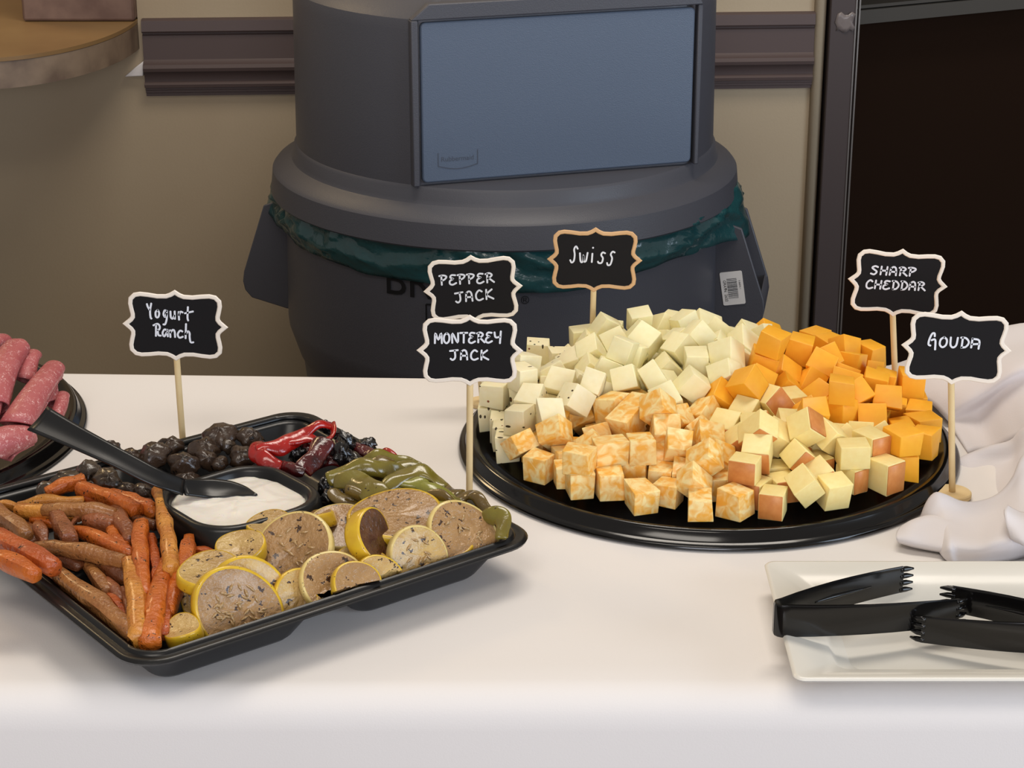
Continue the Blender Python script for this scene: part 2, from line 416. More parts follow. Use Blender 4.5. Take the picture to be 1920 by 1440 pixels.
tt = Vector((math.cos(PH), math.sin(PH), 0)); nn_ = Vector((math.sin(PH), -math.cos(PH), 0)); po = Vector((CX, CY, T)) + nn_*DC
def onpl(t, z, d=0.0): return po + tt*t + nn_*d + Vector((0, 0, z))
tL, tR, zB, zT = -0.168, 0.176, -0.0165, 0.176
def plate(pts, d0, d1):
    n = len(pts); V = [onpl(t, z, d0) for t, z in pts] + [onpl(t, z, d1) for t, z in pts]
    return V, [tuple(range(n)), tuple(range(n, 2*n))[::-1]] + [(i, (i+1) % n, n + (i+1) % n, n + i) for i in range(n)]
cz, ct_ = (zB + zT)/2, (tL + tR)/2
fl = [(ct_ + x, cz + z) for x, z in rrect((tR - tL)/2, (zT - zB)/2, 0.006, 4)]
V, F = plate(fl, -0.001, 0.007); flap = bevel(obj('flap', V, F, M['bin_flap'], lid), 0.002)
# raised frame round the flap, with a narrow gap
g = 0.0035
fr = [plate([(tL - .012, -.0195), (tL - g, -.0195), (tL - g, zT + g), (tL - .012, zT + g)], -.004, .010),
      plate([(tR + g, -.0195), (tR + .010, -.0195), (tR + .010, zT + g), (tR + g, zT + g)], -.004, .008),
      plate([(tL - .012, zT + g), (tR + .010, zT + g), (tR + .0, zT + .022), (tL + .01, zT + .022)], -.004, .010)]
V, F = join(*fr); bevel(obj('flap_frame', V, F, M['bin'], lid), 0.0015)
def text2d(s, size):
    c = bpy.data.curves.new('t', 'FONT'); c.body = s; c.size = size; c.resolution_u = 3
    o = bpy.data.objects.new('t', c); COL.objects.link(o)
    dg = bpy.context.evaluated_depsgraph_get(); me = o.evaluated_get(dg).to_mesh()
    V = [(v.co.x, v.co.y) for v in me.vertices]; F = [tuple(p.vertices) for p in me.polygons]
    o.evaluated_get(dg).to_mesh_clear(); COL.objects.unlink(o); bpy.data.objects.remove(o); bpy.data.curves.remove(c)
    x0 = min(v[0] for v in V); x1 = max(v[0] for v in V)
    return [(x - x0, y) for x, y in V], F, x1 - x0
# small embossed name on the flap
tv, tf, tw = text2d('Rubbermaid', 0.0105); k = 0.040/tw
x0, z0 = tL + 0.0235, 0.0085
V = [onpl(x0 + x*k, z0 + y*k, 0.0073) for x, y in tv]; F = tf
lg = [(-.004, .013), (-.004, -.006)]
fr2 = []
def stroke(pts, wd, d):
    V, F = [], []
    for (ax, az), (bx, bz) in zip(pts, pts[1:]):
        v = Vector((bx - ax, bz - az)).normalized()*wd/2; nx, nz = -v.y, v.x; b0 = len(V)
        V += [onpl(ax + nx, az + nz, d), onpl(bx + nx, bz + nz, d), onpl(bx - nx, bz - nz, d), onpl(ax - nx, az - nz, d)]; F.append((b0, b0+1, b0+2, b0+3))
    return V, F
M['emboss'] = mat('flap_emboss', (74, 80, 92), 0.45, 0.4)
V, F = join((V, F), stroke([(x0 - .004, z0 + .011), (x0 - .004, z0 - .0055)] + [(x0 - .004 + .049*i/10, z0 - .0055 - .0045*math.sin(PI*i/10)) for i in range(11)] + [(x0 + .045, z0 + .012)], .0012, .0073))
obj('emblem', V, F, M['emboss'], lid, smooth=False)
# printed name on the body, wrapped round it
def wrap(tv, a0, z0, k, r): 
    out = []
    for x, y in tv:
        a = a0 + x*k/r; z = z0 + y*k; rr = r
        out.append((CX + rr*math.sin(a), CY - rr*math.cos(a), T + z))
    return out
def rad(z):                                       # body radius at height z
    pr = [(-.304, .2785), (-.266, .2905), (-.255, .2915), (-.10, .2885), (-.07, .2895)]
    for (za, ra), (zb, rb_) in zip(pr, pr[1:]):
        if za <= z <= zb: return ra + (rb_ - ra)*(z - za)/(zb - za)
    return .29
parts = []
tv, tf, tw = text2d('BRUTE', 0.06); k = 0.166/tw
hmax = max(y for x, y in tv)
a0 = -0.515; 
parts.append((wrap(tv, a0, -0.1555, k, 0.2912), tf))
tv, tf, tw2 = text2d('\u00ae', 0.014); parts.append((wrap([(x + 0.170, y) for x, y in tv], a0, -0.157, 1.0, 0.2912), tf))
tv, tf, tw3 = text2d('Rubbermaid', 0.016); k3 = 0.056/tw3
a1 = a0 + 0.060/0.291
parts.append((wrap([(x*k3, y*k3) for x, y in tv], a1, -0.1785, 1.0, 0.2925), tf))
def ring_stroke(pts, wd, r):
    V, F = [], []
    for (ax, az), (bx, bz) in zip(pts, pts[1:]):
        v = Vector((bx - ax, bz - az)).normalized()*wd/2; nx, nz = -v.y, v.x; b0 = len(V)
        V += wrap([(ax + nx, az + nz), (bx + nx, bz + nz), (bx - nx, bz - nz), (ax - nx, az - nz)], a1, 0, 1.0, r); F.append((b0, b0+1, b0+2, b0+3))
    return V, F
xa, xb, za, zb = -.006, .062, -.162, -.1825
parts.append(ring_stroke([(xa, za), (xb, za), (xb, zb), ((xa + xb)/2, zb - .007), (xa, zb), (xa, za)], .0022, 0.2925))
tv, tf, tw4 = text2d('COMMERCIAL PRODUCTS', 0.009); k4 = 0.068/tw4
parts.append((wrap([(x*k4 - .006, y*k4) for x, y in tv], a1, -0.2005, 1.0, 0.2927), tf))
V, F = join(*parts); obj('lettering', V, F, M['bin_print'], bd, smooth=False)
# scoop handles on both sides
hp = [(.281, -.105), (.318, -.118), (.3495, -.212), (.3515, -.226), (.349, -.238), (.340, -.2485), (.291, -.2615), (.283, -.262)]
def handle(adeg):
    a = math.radians(adeg); e = Vector((math.sin(a), -math.cos(a), 0)); g_ = Vector((math.cos(a), math.sin(a), 0))
    if g_.y < 0: g_ = -g_
    o_ = Vector((CX, CY, T)); hw, th = 0.050, 0.005
    def P(rho, z, d): return o_ + e*rho + g_*d + Vector((0, 0, z))
    parts = []
    n = len(hp)
    for d0, d1 in ((-hw, -hw + th), (hw - th, hw)):
        V = [P(r, z, d0) for r, z in hp] + [P(r, z, d1) for r, z in hp]
        parts.append((V, [tuple(range(n)), tuple(range(n, 2*n))[::-1]] + [(i, (i+1) % n, n + (i+1) % n, n + i) for i in range(n)]))
    web = hp[2:]                                   # floor of the scoop, joining both cheeks
    inn = [(r - .005, z + .005) for r, z in web]
    V = [P(r, z, -hw + th) for r, z in web] + [P(r, z, hw - th) for r, z in web] + [P(r, z, -hw + th) for r, z in inn] + [P(r, z, hw - th) for r, z in inn]
    m = len(web); F = []
    for i in range(m - 1): F += [(i, i+1, m+i+1, m+i), (2*m+i, 3*m+i, 3*m+i+1, 2*m+i+1)]
    F += [(0, m, 3*m, 2*m), (m-1, 3*m-1, 4*m-1, 2*m-1)]
    parts.append((V, F))
    V, F = join(*parts); h = bevel(obj('handle', V, F, M['bin'], bn), 0.0015)
    return h, P, hw
hR, PR, hw = handle(80); hL, PL, _ = handle(-100)
# bar code sticker on the right handle's cheek
def lab(u, v, d=-0.0508): # u along the label's width, v along its length, tilted
    c = Vector((.309, -.198)); ax = Vector((math.cos(math.radians(9)), math.sin(math.radians(9)))); ay = Vector((-ax.y, ax.x))
    q = c + ax*u + ay*v; return PR(q.x, q.y, d)
pts = rrect(.0145, .0225, .002, 3)
n = len(pts); V = [lab(u, v, -.0502) for u, v in pts] + [lab(u, v, -.0508) for u, v in pts]
st = obj('barcode_sticker', V, [tuple(range(n)), tuple(range(n, 2*n))] + [(i, (i+1) % n, n + (i+1) % n, n + i) for i in range(n)], M['label'], hR, smooth=False)
st['label'] = 'white bar code sticker'
# its print is part of the sticker's own mesh
rnd = random.Random(4); V = []; F = []; y = -.0135
while y < .0130:
    hgt = rnd.choice((.0004, .0007, .0010)); b0 = len(V)
    V += [lab(-.0065, y, -.0511), lab(.0065, y, -.0511), lab(.0065, y + hgt, -.0511), lab(-.0065, y + hgt, -.0511)]; F.append((b0, b0+1, b0+2, b0+3)); y += hgt + rnd.choice((.0005, .0007, .0011))
for s, cu, cv in (('GRAY', -.0095, .0115), ('IN', -.0095, .0005), ('2632', -.0095, -.0075), ('0 86876 1', .0105, .010)):
    tv, tf, tw = text2d(s, .0050 if cu < 0 else .0030); b0 = len(V)
    V += [lab(cu - .0015 + yy*(1 if cu < 0 else 1), cv - xx, -.0511) for xx, yy in tv]; F += [tuple(i + b0 for i in q) for q in tf]
me = st.data; nm = obj('print_tmp', V, F, M['bin_print'], hR, smooth=False)
bm = bmesh.new(); bm.from_mesh(me); n0 = len(bm.faces); bm.from_mesh(nm.data); bm.to_mesh(me); bm.free()
me.materials.append(M['bin_print'])
for i, p_ in enumerate(me.polygons): p_.material_index = 1 if i >= n0 else 0
bpy.data.objects.remove(nm)
# dark green bag folded over the rim, showing below the lid
HEM = [(-180, -.140), (-100, -.128), (-64, -.132), (-28, -.132), (-18, -.135), (4, -.142), (22, -.137), (37, -.131), (56, -.126), (80, -.138), (180, -.140)]
def interp_hem(d):
    for (a_, z_), (b_, y_) in zip(HEM, HEM[1:]):
        if a_ <= d <= b_: return z_ + (y_ - z_)*(d - a_)/(b_ - a_)
    return -.14
n = 260; zs = [-.070 - .0058*k for k in range(13)]; V = []; F = []
for j, z in enumerate(zs):
    q = j/(len(zs) - 1)
    for i in range(n):
        a = 2*PI*i/n; ad = (math.degrees(a) + 180) % 360 - 180
        hb = math.exp(-((ad - 80)/13)**2) + math.exp(-((ad + 100)/13)**2)
        base = .2955 + hb*.030*(0.35 + 0.65*q)
        s = Vector((math.cos(a)*2.2, math.sin(a)*2.2, q*0.9))
        wr = noise.noise(s*1.6)*0.0055 + abs(noise.noise(Vector((a*9 + q*6, q*2.4 - a*3.2, 4.0))))*0.014 + 0.004*math.sin(q*11 + 3*noise.noise(Vector((a*2.2, 0, 7)))*3)
        wr *= (0.35 + 0.65*math.sin(PI*min(1, q*1.15)))
        hz = interp_hem(ad) + .004*noise.noise(Vector((math.cos(a)*6, math.sin(a)*6, 1.7)))
        zz = -.070 + (hz + .070)*q
        wr *= 1 - .7*min(1, hb)
        rr = base + max(wr, -0.002)*1.3
        V.append((CX + rr*math.sin(a), CY - rr*math.cos(a), T + zz))
for j in range(len(zs) - 1):
    for i in range(n): F.append((j*n + i, j*n + (i+1) % n, (j+1)*n + (i+1) % n, (j+1)*n + i))
o = obj('bin_liner', V, F, M['liner'], loc=(CX, CY, T - .07)); solid(o, 0.0006, 0); tag(o, 'dark green plastic bag folded over the trash can rim', 'bag')
# ================================================================== cheese platter
PX, PY = 0.157, 1.5495
plat_prof = [(.0005, .006), (.172, .006), (.1805, .0095), (.1855, .0130), (.1885, .0142), (.1910, .0138), (.1925, .0122), (.1945, .0064), (.1960, .0056), (.1985, .0050), (.1998, .0036), (.2000, .0020), (.1990, .0012), (.1955, .0030), (.1930, .0040), (.1895, .0118), (.1860, .0110), (.181, .0075), (.172, .0012), (.0005, .0010)]
V, F = lathe(plat_prof, (PX, PY, T), 160)
o = obj('serving_platter', V, F, M['black'], loc=(PX, PY, T), angle=50); tag(o, 'round black plastic platter piled with cheese cubes', 'platter')
CUBES = [
('c',18,137,232,606,-364,-606,-364,153,200,201), ('c',-57,-272,251,0,211,977,0,197,198,192), ('g',210,-12,247,90,90,701,701,165,184,212), ('c',-257,247,257,820,0,0,573,206,193,204),
('c',71,-468,249,615,-349,615,349,187,202,206), ('g',296,269,265,578,-407,578,407,220,190,211), ('c',-494,-212,254,61,-61,-704,704,248,198,204), ('g',509,-177,247,0,793,-610,0,207,193,183),
('s',-196,476,260,999,0,0,-43,204,190,210), ('c',-209,-640,283,70,-569,-419,704,179,185,193), ('g',540,286,251,448,448,547,547,210,192,195), ('c',-633,187,257,755,0,0,-655,232,194,204),
('g',422,-649,262,328,627,-328,627,214,189,192), ('s',90,815,249,68,-68,-704,704,200,188,196), ('c',-664,-408,247,525,-525,474,-474,200,184,185), ('g',720,-7,295,187,380,79,-902,213,203,183),
('s',-486,530,261,0,998,65,0,181,200,212), ('c',24,-799,249,882,0,0,471,186,198,188), ('o',615,561,259,0,-343,-939,0,247,190,208), ('c',-853,-167,291,80,-224,-915,326,237,188,198),
('g',702,-622,261,707,-707,-26,26,228,212,211), ('s',-175,778,245,112,-112,698,-698,186,180,199), ('c',-413,-769,260,529,529,-469,-469,168,210,199), ('o',1011,235,293,389,-879,252,-112,212,200,190),
('p',-836,383,259,706,-706,32,-32,197,207,184), ('g',332,-913,260,707,12,707,-12,209,180,188), ('o',378,824,246,0,-459,-888,0,144,183,182), ('c',-874,-464,256,397,397,585,585,191,201,199),
('g',1010,-263,251,530,468,530,-468,192,181,184), ('s',-512,887,291,696,-392,589,-127,194,191,196), ('c',-191,-990,245,504,-504,-496,496,203,181,193), ('o',874,586,249,280,650,-280,649,187,195,182),
('p',-1150,128,255,0,-723,691,0,159,182,199), ('g',733,-838,289,341,70,-937,25,192,208,190), ('s',-32,1099,249,683,-184,683,184,189,181,214), ('c',-777,-929,247,115,0,0,-993,158,209,184),
('o',1246,151,261,171,-171,-686,686,200,212,198), ('p',-862,815,254,133,-133,-695,695,193,198,199), ('g',209,-1162,253,509,509,-491,-491,196,195,203), ('o',688,985,259,568,0,0,-823,197,212,209),
('c',-1214,-234,250,0,719,695,0,213,210,189), ('g',1130,-547,300,222,719,603,-264,209,193,203), ('s',-377,1270,245,80,-80,703,-703,214,181,212), ('c',-468,-1244,258,549,-446,549,446,206,180,186),
('o',1104,625,275,683,-255,-659,183,143,212,184), ('p',-1301,287,249,701,94,-701,94,189,191,199), ('g',716,-1075,261,615,615,-349,-349,199,212,192), ('s',280,1264,260,2,707,2,-707,211,181,212),
('c',-1105,-706,249,524,524,-475,-475,207,188,205), ('o',1349,-87,256,701,701,-95,-95,163,202,198), ('s',-854,1069,247,670,225,670,-225,183,190,204), ('c',-14,-1348,245,12,707,12,-707,180,204,205),
('o',1001,1031,253,293,-293,643,-643,180,196,187), ('p',-1418,-62,246,284,0,0,-959,191,208,182), ('g',1093,-1018,247,217,-673,217,673,185,193,205), ('s',-260,1503,248,361,0,0,-932,197,198,185),
('c',-892,-1160,254,444,-444,-551,551,192,198,199), ('o',1501,293,244,0,-801,-599,0,200,204,178), ('p',-1336,715,254,643,295,-643,295,197,179,196), ('g',435,-1375,245,0,167,-986,0,207,200,180),
('o',647,1344,257,445,445,550,550,209,203,183), ('c',-1358,-648,260,0,-965,262,0,207,212,209), ('o',1410,-575,248,573,-414,573,414,185,184,196), ('s',-768,1448,258,258,658,258,-658,205,192,185),
('c',-424,-1465,244,604,604,368,368,186,178,186), ('o',1387,957,247,439,-439,-554,554,154,184,179), ('p',-1486,174,248,989,0,0,151,211,204,187), ('g',966,-1210,250,0,-304,953,0,147,200,190),
('s',14,1535,253,378,378,-597,-597,251,196,198), ('c',-1161,-1154,245,764,0,0,-645,159,178,179), ('o',1689,-5,258,426,-426,564,-564,210,205,190), ('p',-1310,957,251,706,-33,706,33,192,212,185),
('c',48,-1690,260,246,-246,-663,663,208,209,192), ('o',1045,1289,257,169,-687,-169,-687,203,190,208), ('p',-1652,-392,258,707,-707,1,-1,147,205,208), ('o',1403,-975,260,14,0,0,1000,180,195,209),
('s',-554,1649,253,4,584,812,0,190,189,194), ('c',-626,-1562,249,808,0,0,-589,252,182,188), ('o',1385,756,255,704,704,-71,-71,195,200,179), ('p',-1605,645,252,392,394,-590,-586,182,192,208),
('g',784,-1525,275,759,-621,-122,149,202,206,189), ('s',458,1640,250,413,-413,-574,574,201,190,185), ('c',-1365,-1029,259,477,0,0,-879,157,187,208), ('o',1673,-263,260,400,-400,-583,583,204,209,214),
('p',-1225,1169,258,30,0,0,-1000,212,195,206), ('c',-208,-1719,249,55,0,0,998,181,204,189), ('o',1186,1143,257,618,618,-343,-343,190,205,205), ('p',-1731,47,258,506,-494,506,494,205,203,213),
('c',-156,-2,310,906,-206,105,356,198,191,209), ('g',153,-293,259,682,-188,-682,-188,207,178,183), ('s',27,375,252,703,-73,703,73,195,213,206), ('c',-261,-405,295,268,812,-349,383,180,198,181),
('g',457,26,335,210,-309,560,740,193,201,202), ('s',-455,272,406,275,-270,743,547,196,208,198), ('g',76,-646,431,506,690,173,488,195,202,211), ('o',324,494,294,191,-302,62,932,203,214,198),
('c',-606,-254,449,603,-592,365,-392,184,189,197), ('g',776,-240,254,218,-673,218,673,199,198,196), ('s',-345,507,463,690,627,-229,279,197,210,213), ('c',-156,-767,409,533,-622,-27,-573,189,188,212),
('o',758,392,245,677,-677,206,-206,171,181,186), ('p',-849,124,343,929,-282,200,128,210,212,213), ('g',532,-693,464,119,-990,-28,77,147,196,184), ('s',-36,818,442,511,532,-494,-460,184,201,189),
('c',-666,-703,247,139,0,0,-990,165,194,185), ('o',963,21,365,350,-68,-415,837,181,185,212), ('p',-679,616,250,466,466,532,532,203,189,179), ('g',146,-955,416,429,-166,527,715,229,197,208),
('o',597,799,248,888,0,0,460,147,188,185), ('c',-1008,-291,378,97,-588,-686,-418,207,214,203), ('g',933,-541,293,348,-581,671,301,200,190,196), ('s',-263,975,259,154,-154,690,-690,209,208,188),
('c',-395,-999,291,13,-24,875,-484,201,188,213), ('o',1127,436,354,286,-492,745,347,194,200,180), ('p',-1059,354,371,612,-197,304,-703,213,191,186), ('g',562,-888,378,256,632,649,337,189,196,192),
('s',213,1014,295,518,-267,-794,-174,226,200,183), ('c',-905,-705,357,7,145,-279,-949,194,191,204), ('o',1157,-42,250,477,0,0,-879,186,183,189), ('s',-705,954,408,97,537,-786,-292,192,196,213),
('c',-14,-1152,375,103,211,-844,482,189,188,201), ('o',891,864,362,368,249,-800,-403,209,190,211), ('p',-1110,-50,292,639,-404,-349,553,152,201,212), ('g',989,-770,336,79,-745,-494,442,208,208,211),
('s',-142,1298,255,364,-364,-606,606,190,199,199), ('c',-645,-1144,252,430,430,-561,-561,197,194,204), ('o',1313,363,252,101,700,-101,700,194,211,196), ('p',-1105,679,257,679,-679,197,-197,203,204,187),
('g',409,-1160,249,0,-999,-37,0,163,185,189), ('s',485,1143,247,548,447,-548,447,184,205,192), ('c',-1253,-466,386,664,-154,453,575,209,196,199), ('o',1264,-309,355,417,-903,85,-48,225,214,195),
('s',-662,1255,253,318,318,632,632,209,195,197), ('c',-286,-1271,284,811,-578,52,-73,181,205,198), ('o',1166,850,307,260,857,414,-166,205,188,178), ('p',-1476,175,424,386,-588,-393,-593,162,198,192),
('g',971,-1192,436,0,-1000,-23,0,227,199,182), ('s',275,1475,313,71,712,-629,-305,182,192,198), ('c',-1153,-979,265,705,60,-705,60,219,182,191), ('o',1502,80,275,42,151,691,706,186,213,206),
('p',-1102,970,361,28,-937,-48,-345,194,213,190), ('g',204,-1466,253,958,0,0,-286,209,205,196), ('o',1031,1308,450,0,314,-949,0,192,180,184), ('p',-1637,-199,257,501,499,-501,499,204,191,180),
('o',1359,-993,462,596,596,-380,-380,241,195,205), ('s',-500,1465,316,25,-817,-175,-548,248,183,178), ('c',-845,-1356,259,458,-538,458,538,208,181,203), ('o',1587,491,248,673,-673,218,-218,180,186,178),
('p',-1436,504,329,895,-345,-137,-247,178,186,184), ('g',697,-1343,305,423,370,386,732,214,193,199), ('o',649,1548,408,937,163,298,86,204,197,193), ('c',-1509,-842,368,22,540,377,752,159,200,194),
('o',1481,-359,258,50,0,0,-999,166,205,206), ('p',-991,1214,256,315,315,-633,-633,180,202,189), ('c',-230,-1522,347,549,385,-149,-727,170,180,213), ('o',1441,980,434,293,-3,0,-956,184,213,189),
('p',-1698,13,455,697,-697,117,-117,202,190,206), ('g',1220,-1212,277,217,672,221,-673,243,205,185), ('s',-170,1698,248,286,286,647,647,180,187,199), ('c',-1062,-1325,254,96,0,0,-995,187,210,198),
('o',1706,286,249,16,-16,-707,707,163,188,186), ('p',-1523,818,251,591,-388,591,388,192,195,196), ('g',327,-1674,254,698,698,-111,-111,179,198,203), ('o',868,1433,287,301,512,694,408,182,186,211),
('p',-1601,-597,253,500,498,-502,-500,201,196,201), ('o',1627,-584,265,350,614,350,-614,219,182,185), ('o',147,108,433,289,-335,607,-660,189,186,198), ('s',-89,259,459,448,-402,-558,572,205,208,181),
('c',-81,-472,447,78,864,444,226,234,182,193), ('o',388,187,469,407,-461,454,646,189,202,182), ('c',-398,39,244,0,-1000,14,0,182,199,179), ('g',331,-435,304,541,567,571,-245,198,193,190),
('s',25,582,356,621,-58,-304,720,182,184,209), ('c',-416,-533,338,881,278,245,294,191,178,198), ('o',814,209,435,509,-687,-503,-124,252,182,209), ('s',-716,319,488,533,-600,-485,-348,211,200,213),
('g',299,-754,454,649,253,58,-715,201,205,182), ('s',254,799,442,790,-133,-206,562,165,180,194), ('c',-775,-413,479,613,243,-664,352,212,209,203), ('o',879,-119,485,814,-418,-401,-43,197,193,195),
('s',-442,747,416,345,-917,75,183,233,190,207), ('c',-94,-976,473,694,107,344,-623,185,192,189), ('o',795,525,455,874,13,67,-482,210,204,194), ('p',-1023,123,469,70,-244,-83,-964,205,206,205),
('g',729,-635,459,459,459,538,538,192,184,209), ('s',-31,1015,489,606,572,416,-364,237,187,202), ('c',-594,-908,253,482,-517,482,517,196,180,206), ('o',1121,294,467,444,-863,230,69,197,190,180),
('p',-900,583,371,257,-838,-97,471,184,181,209), ('g',417,-1008,492,94,-445,-166,875,186,214,183), ('s',470,962,412,442,-782,-394,-194,193,203,180), ('p',-1265,-205,419,599,-375,599,375,150,189,182),
('o',1002,-309,437,294,643,-294,643,181,194,212), ('s',-472,1094,429,266,-929,257,-5,220,200,213), ('c',-318,-1108,456,698,164,-659,-225,210,201,195), ('o',1045,732,424,581,-435,-688,-4,210,205,193),
('p',-1241,310,498,89,263,-95,-956,209,202,191), ('g',829,-966,468,687,-567,14,454,243,184,190), ('s',85,1307,420,939,130,315,-41,208,201,186), ('c',-1237,-845,450,470,-160,-401,-769,205,213,182),
('o',1344,117,471,632,121,762,-74,207,200,199), ('s',-920,1040,477,186,240,-665,682,207,195,205), ('g',133,-1492,440,0,-559,829,0,181,207,178), ('o',819,1177,359,3,410,790,-455,189,207,191),
('p',-1450,-64,436,325,0,0,946,206,182,198), ('g',1246,-761,370,136,454,311,824,201,190,193), ('s',-350,1341,477,435,470,-314,701,219,184,206), ('c',-836,-1151,444,705,705,57,57,243,182,181),
('o',1415,553,390,376,915,-115,-93,144,195,202), ('p',-1248,516,366,690,666,-282,20,160,208,191), ('g',569,-1198,402,195,-370,496,761,182,184,183), ('s',455,1405,444,223,-873,-72,-429,194,196,187),
('p',-1514,-560,457,399,-373,566,-617,210,197,182), ('o',1402,-151,477,666,-101,700,-238,166,198,209), ('s',-975,1278,463,453,453,543,543,207,212,195), ('c',-149,-1371,461,551,384,-148,-726,213,212,189),
('o',1130,1148,449,630,321,630,-321,178,212,193), ('p',-1699,263,422,310,-591,-597,-445,180,206,189), ('g',1135,-1000,434,0,-490,-872,0,232,181,189), ('s',-134,1695,447,379,379,-597,-597,202,211,207),
('c',-1080,-1332,449,0,-821,-571,0,184,213,191), ('o',1666,289,446,707,707,-5,-5,197,206,189), ('p',-1347,1017,453,43,-666,744,38,160,187,195), ('g',559,-1604,355,364,-442,-778,258,199,204,186),
('s',80,343,455,99,700,99,-700,210,204,180), ('c',-286,-242,416,94,842,-375,-377,205,192,209), ('o',437,149,660,56,662,-738,-123,199,211,211), ('s',-324,272,549,287,706,-595,-256,246,188,190),
('g',298,-197,436,741,-175,389,518,214,207,199), ('s',200,585,427,207,-196,757,589,183,193,183), ('s',-672,-154,637,568,-225,-785,103,190,194,198), ('o',607,38,472,663,-636,196,343,184,208,189),
('s',-584,548,553,389,-192,836,-336,155,190,184), ('c',-299,-598,474,41,-852,377,361,180,182,181), ('s',464,705,456,404,-20,-308,-861,204,206,197), ('p',-694,-39,397,265,-738,379,-492,187,202,184),
('g',559,-409,326,733,370,-61,-567,191,197,190), ('s',-262,902,549,52,553,794,-249,240,187,212), ('c',-692,-682,475,278,738,341,-511,213,196,202), ('o',1029,543,556,875,428,-137,182,189,210,184),
('s',-941,345,519,580,737,265,-223,186,189,190), ('g',269,-1098,573,752,-473,-197,-416,252,182,183), ('s',305,975,522,497,-179,634,565,210,182,193), ('p',-1073,-438,562,813,338,-284,-380,190,193,213),
('o',1162,-140,517,223,826,-197,-479,184,208,179), ('s',-680,1251,452,707,119,-691,90,193,203,197), ('c',-403,-867,474,590,-345,339,646,199,198,207), ('o',712,769,456,385,341,50,856,196,203,184),
('p',-1261,95,478,376,-641,369,-558,160,179,198), ('o',716,-821,612,608,-292,-631,383,180,193,211), ('s',-167,1480,451,447,574,391,-563,201,179,196), ('c',-949,-970,385,28,898,94,-428,194,201,180),
('o',1244,647,468,272,-706,-346,-555,185,188,197), ('p',-1158,760,454,730,0,0,-684,181,199,189), ('g',245,-1277,471,515,-426,-346,-659,210,211,206), ('s',338,1213,480,180,-140,-597,769,209,189,185),
('p',-1487,-103,633,686,172,-686,172,197,203,185), ('o',995,-358,625,532,532,466,466,160,195,203), ('s',-699,1493,450,0,-59,-998,0,189,195,179), ('c',-607,-1127,455,547,481,509,-459,197,199,204),
('o',1225,936,490,463,-829,-160,269,189,205,192), ('p',-1667,412,289,554,412,366,-624,212,187,185), ('g',631,-1041,581,818,-435,-199,-319,206,189,206), ('s',203,1723,245,474,525,474,-524,180,181,187),
('p',-1272,-649,514,677,288,-652,-181,212,209,214), ('o',1451,299,438,49,-780,-623,35,189,178,188), ('s',-95,179,655,483,492,-498,-525,250,181,187), ('s',123,-73,636,295,-860,-164,382,201,193,205),
('s',-95,500,506,320,-789,508,-134,191,198,191), ('s',-339,-21,504,12,531,648,545,250,197,179), ('s',407,434,500,219,302,822,-430,200,209,201), ('s',-612,345,665,126,-172,-968,131,205,207,192),
('c',-3,-94,392,853,-312,296,296,212,180,189), ('s',122,681,608,529,724,240,-373,194,196,202), ('p',-936,-244,635,571,-156,755,-282,200,189,181), ('o',944,324,573,407,-881,227,77,206,188,186),
('s',-919,779,485,969,-242,11,-45,208,208,188), ('s',-370,-415,563,3,244,-398,-884,193,211,201), ('s',484,834,616,815,381,329,285,150,196,213), ('p',-887,-83,488,291,-758,367,-453,192,179,187),
('g',623,-181,455,10,194,-980,-52,199,210,181), ('s',-283,1171,583,755,-351,19,-554,210,188,205), ('c',-597,-512,523,132,-324,-746,567,201,179,194), ('o',779,498,656,58,-135,-989,-37,202,194,204),
('p',-1081,544,502,958,121,-257,-30,199,181,198), ('g',232,-493,472,693,-505,-480,187,213,183,195), ('s',106,1522,485,146,-951,-59,265,245,200,208), ('p',-1419,-349,537,62,-617,316,-718,185,194,194),
('o',1111,102,514,97,129,281,946,250,181,181), ('s',-788,1092,629,455,-82,880,107,209,184,181), ('c',-457,-713,614,426,-584,690,-38,204,212,200), ('o',663,1062,490,18,344,-618,-707,202,179,202),
('p',-1485,157,634,386,659,-240,599,213,212,184), ('o',739,-403,432,3,-550,-747,-373,194,204,189), ('s',-206,456,675,721,498,475,-72,218,209,184), ('s',148,158,711,6,-711,-526,-466,240,209,213),
('s',-197,700,628,448,135,-852,234,224,189,179), ('s',-589,86,519,95,-800,-408,-429,189,186,194), ('s',258,342,616,495,735,-177,429,187,211,195), ('s',-464,619,681,143,410,-435,-789,209,204,201),
('o',60,-279,533,404,-678,-612,51,208,208,189), ('s',157,1061,597,291,146,-534,780,185,182,212), ('s',-811,126,597,427,338,526,-653,201,192,191), ('o',387,-77,568,363,-894,113,236,203,184,211),
('s',-501,1109,679,710,32,685,162,214,189,183), ('s',-437,-185,627,232,815,-308,-433,244,213,180), ('o',579,557,661,595,-372,-195,-685,207,199,189), ('s',-914,537,604,526,441,252,682,196,209,193),
('g',459,-398,537,191,409,-477,754,201,193,213), ('s',-103,1239,514,153,-264,-224,-926,196,182,198), ('p',-1183,-80,579,319,575,-737,157,179,208,203), ('o',633,287,512,401,-459,759,-227,196,194,198),
('s',-46,596,733,443,726,-512,-117,181,201,187), ('s',-112,1036,683,227,-459,-682,522,190,182,183), ('s',-685,183,757,3,246,779,577,185,203,180), ('o',502,101,844,283,545,439,-656,186,194,205),
('s',-481,909,618,363,-720,563,-180,202,187,179), ('s',-155,-216,606,284,-339,617,650,206,211,199), ('s',330,625,639,114,719,569,382,237,181,196), ('s',-701,761,605,125,-752,-363,536,207,203,198),
('o',267,-349,655,344,832,223,-373,200,213,209)
]
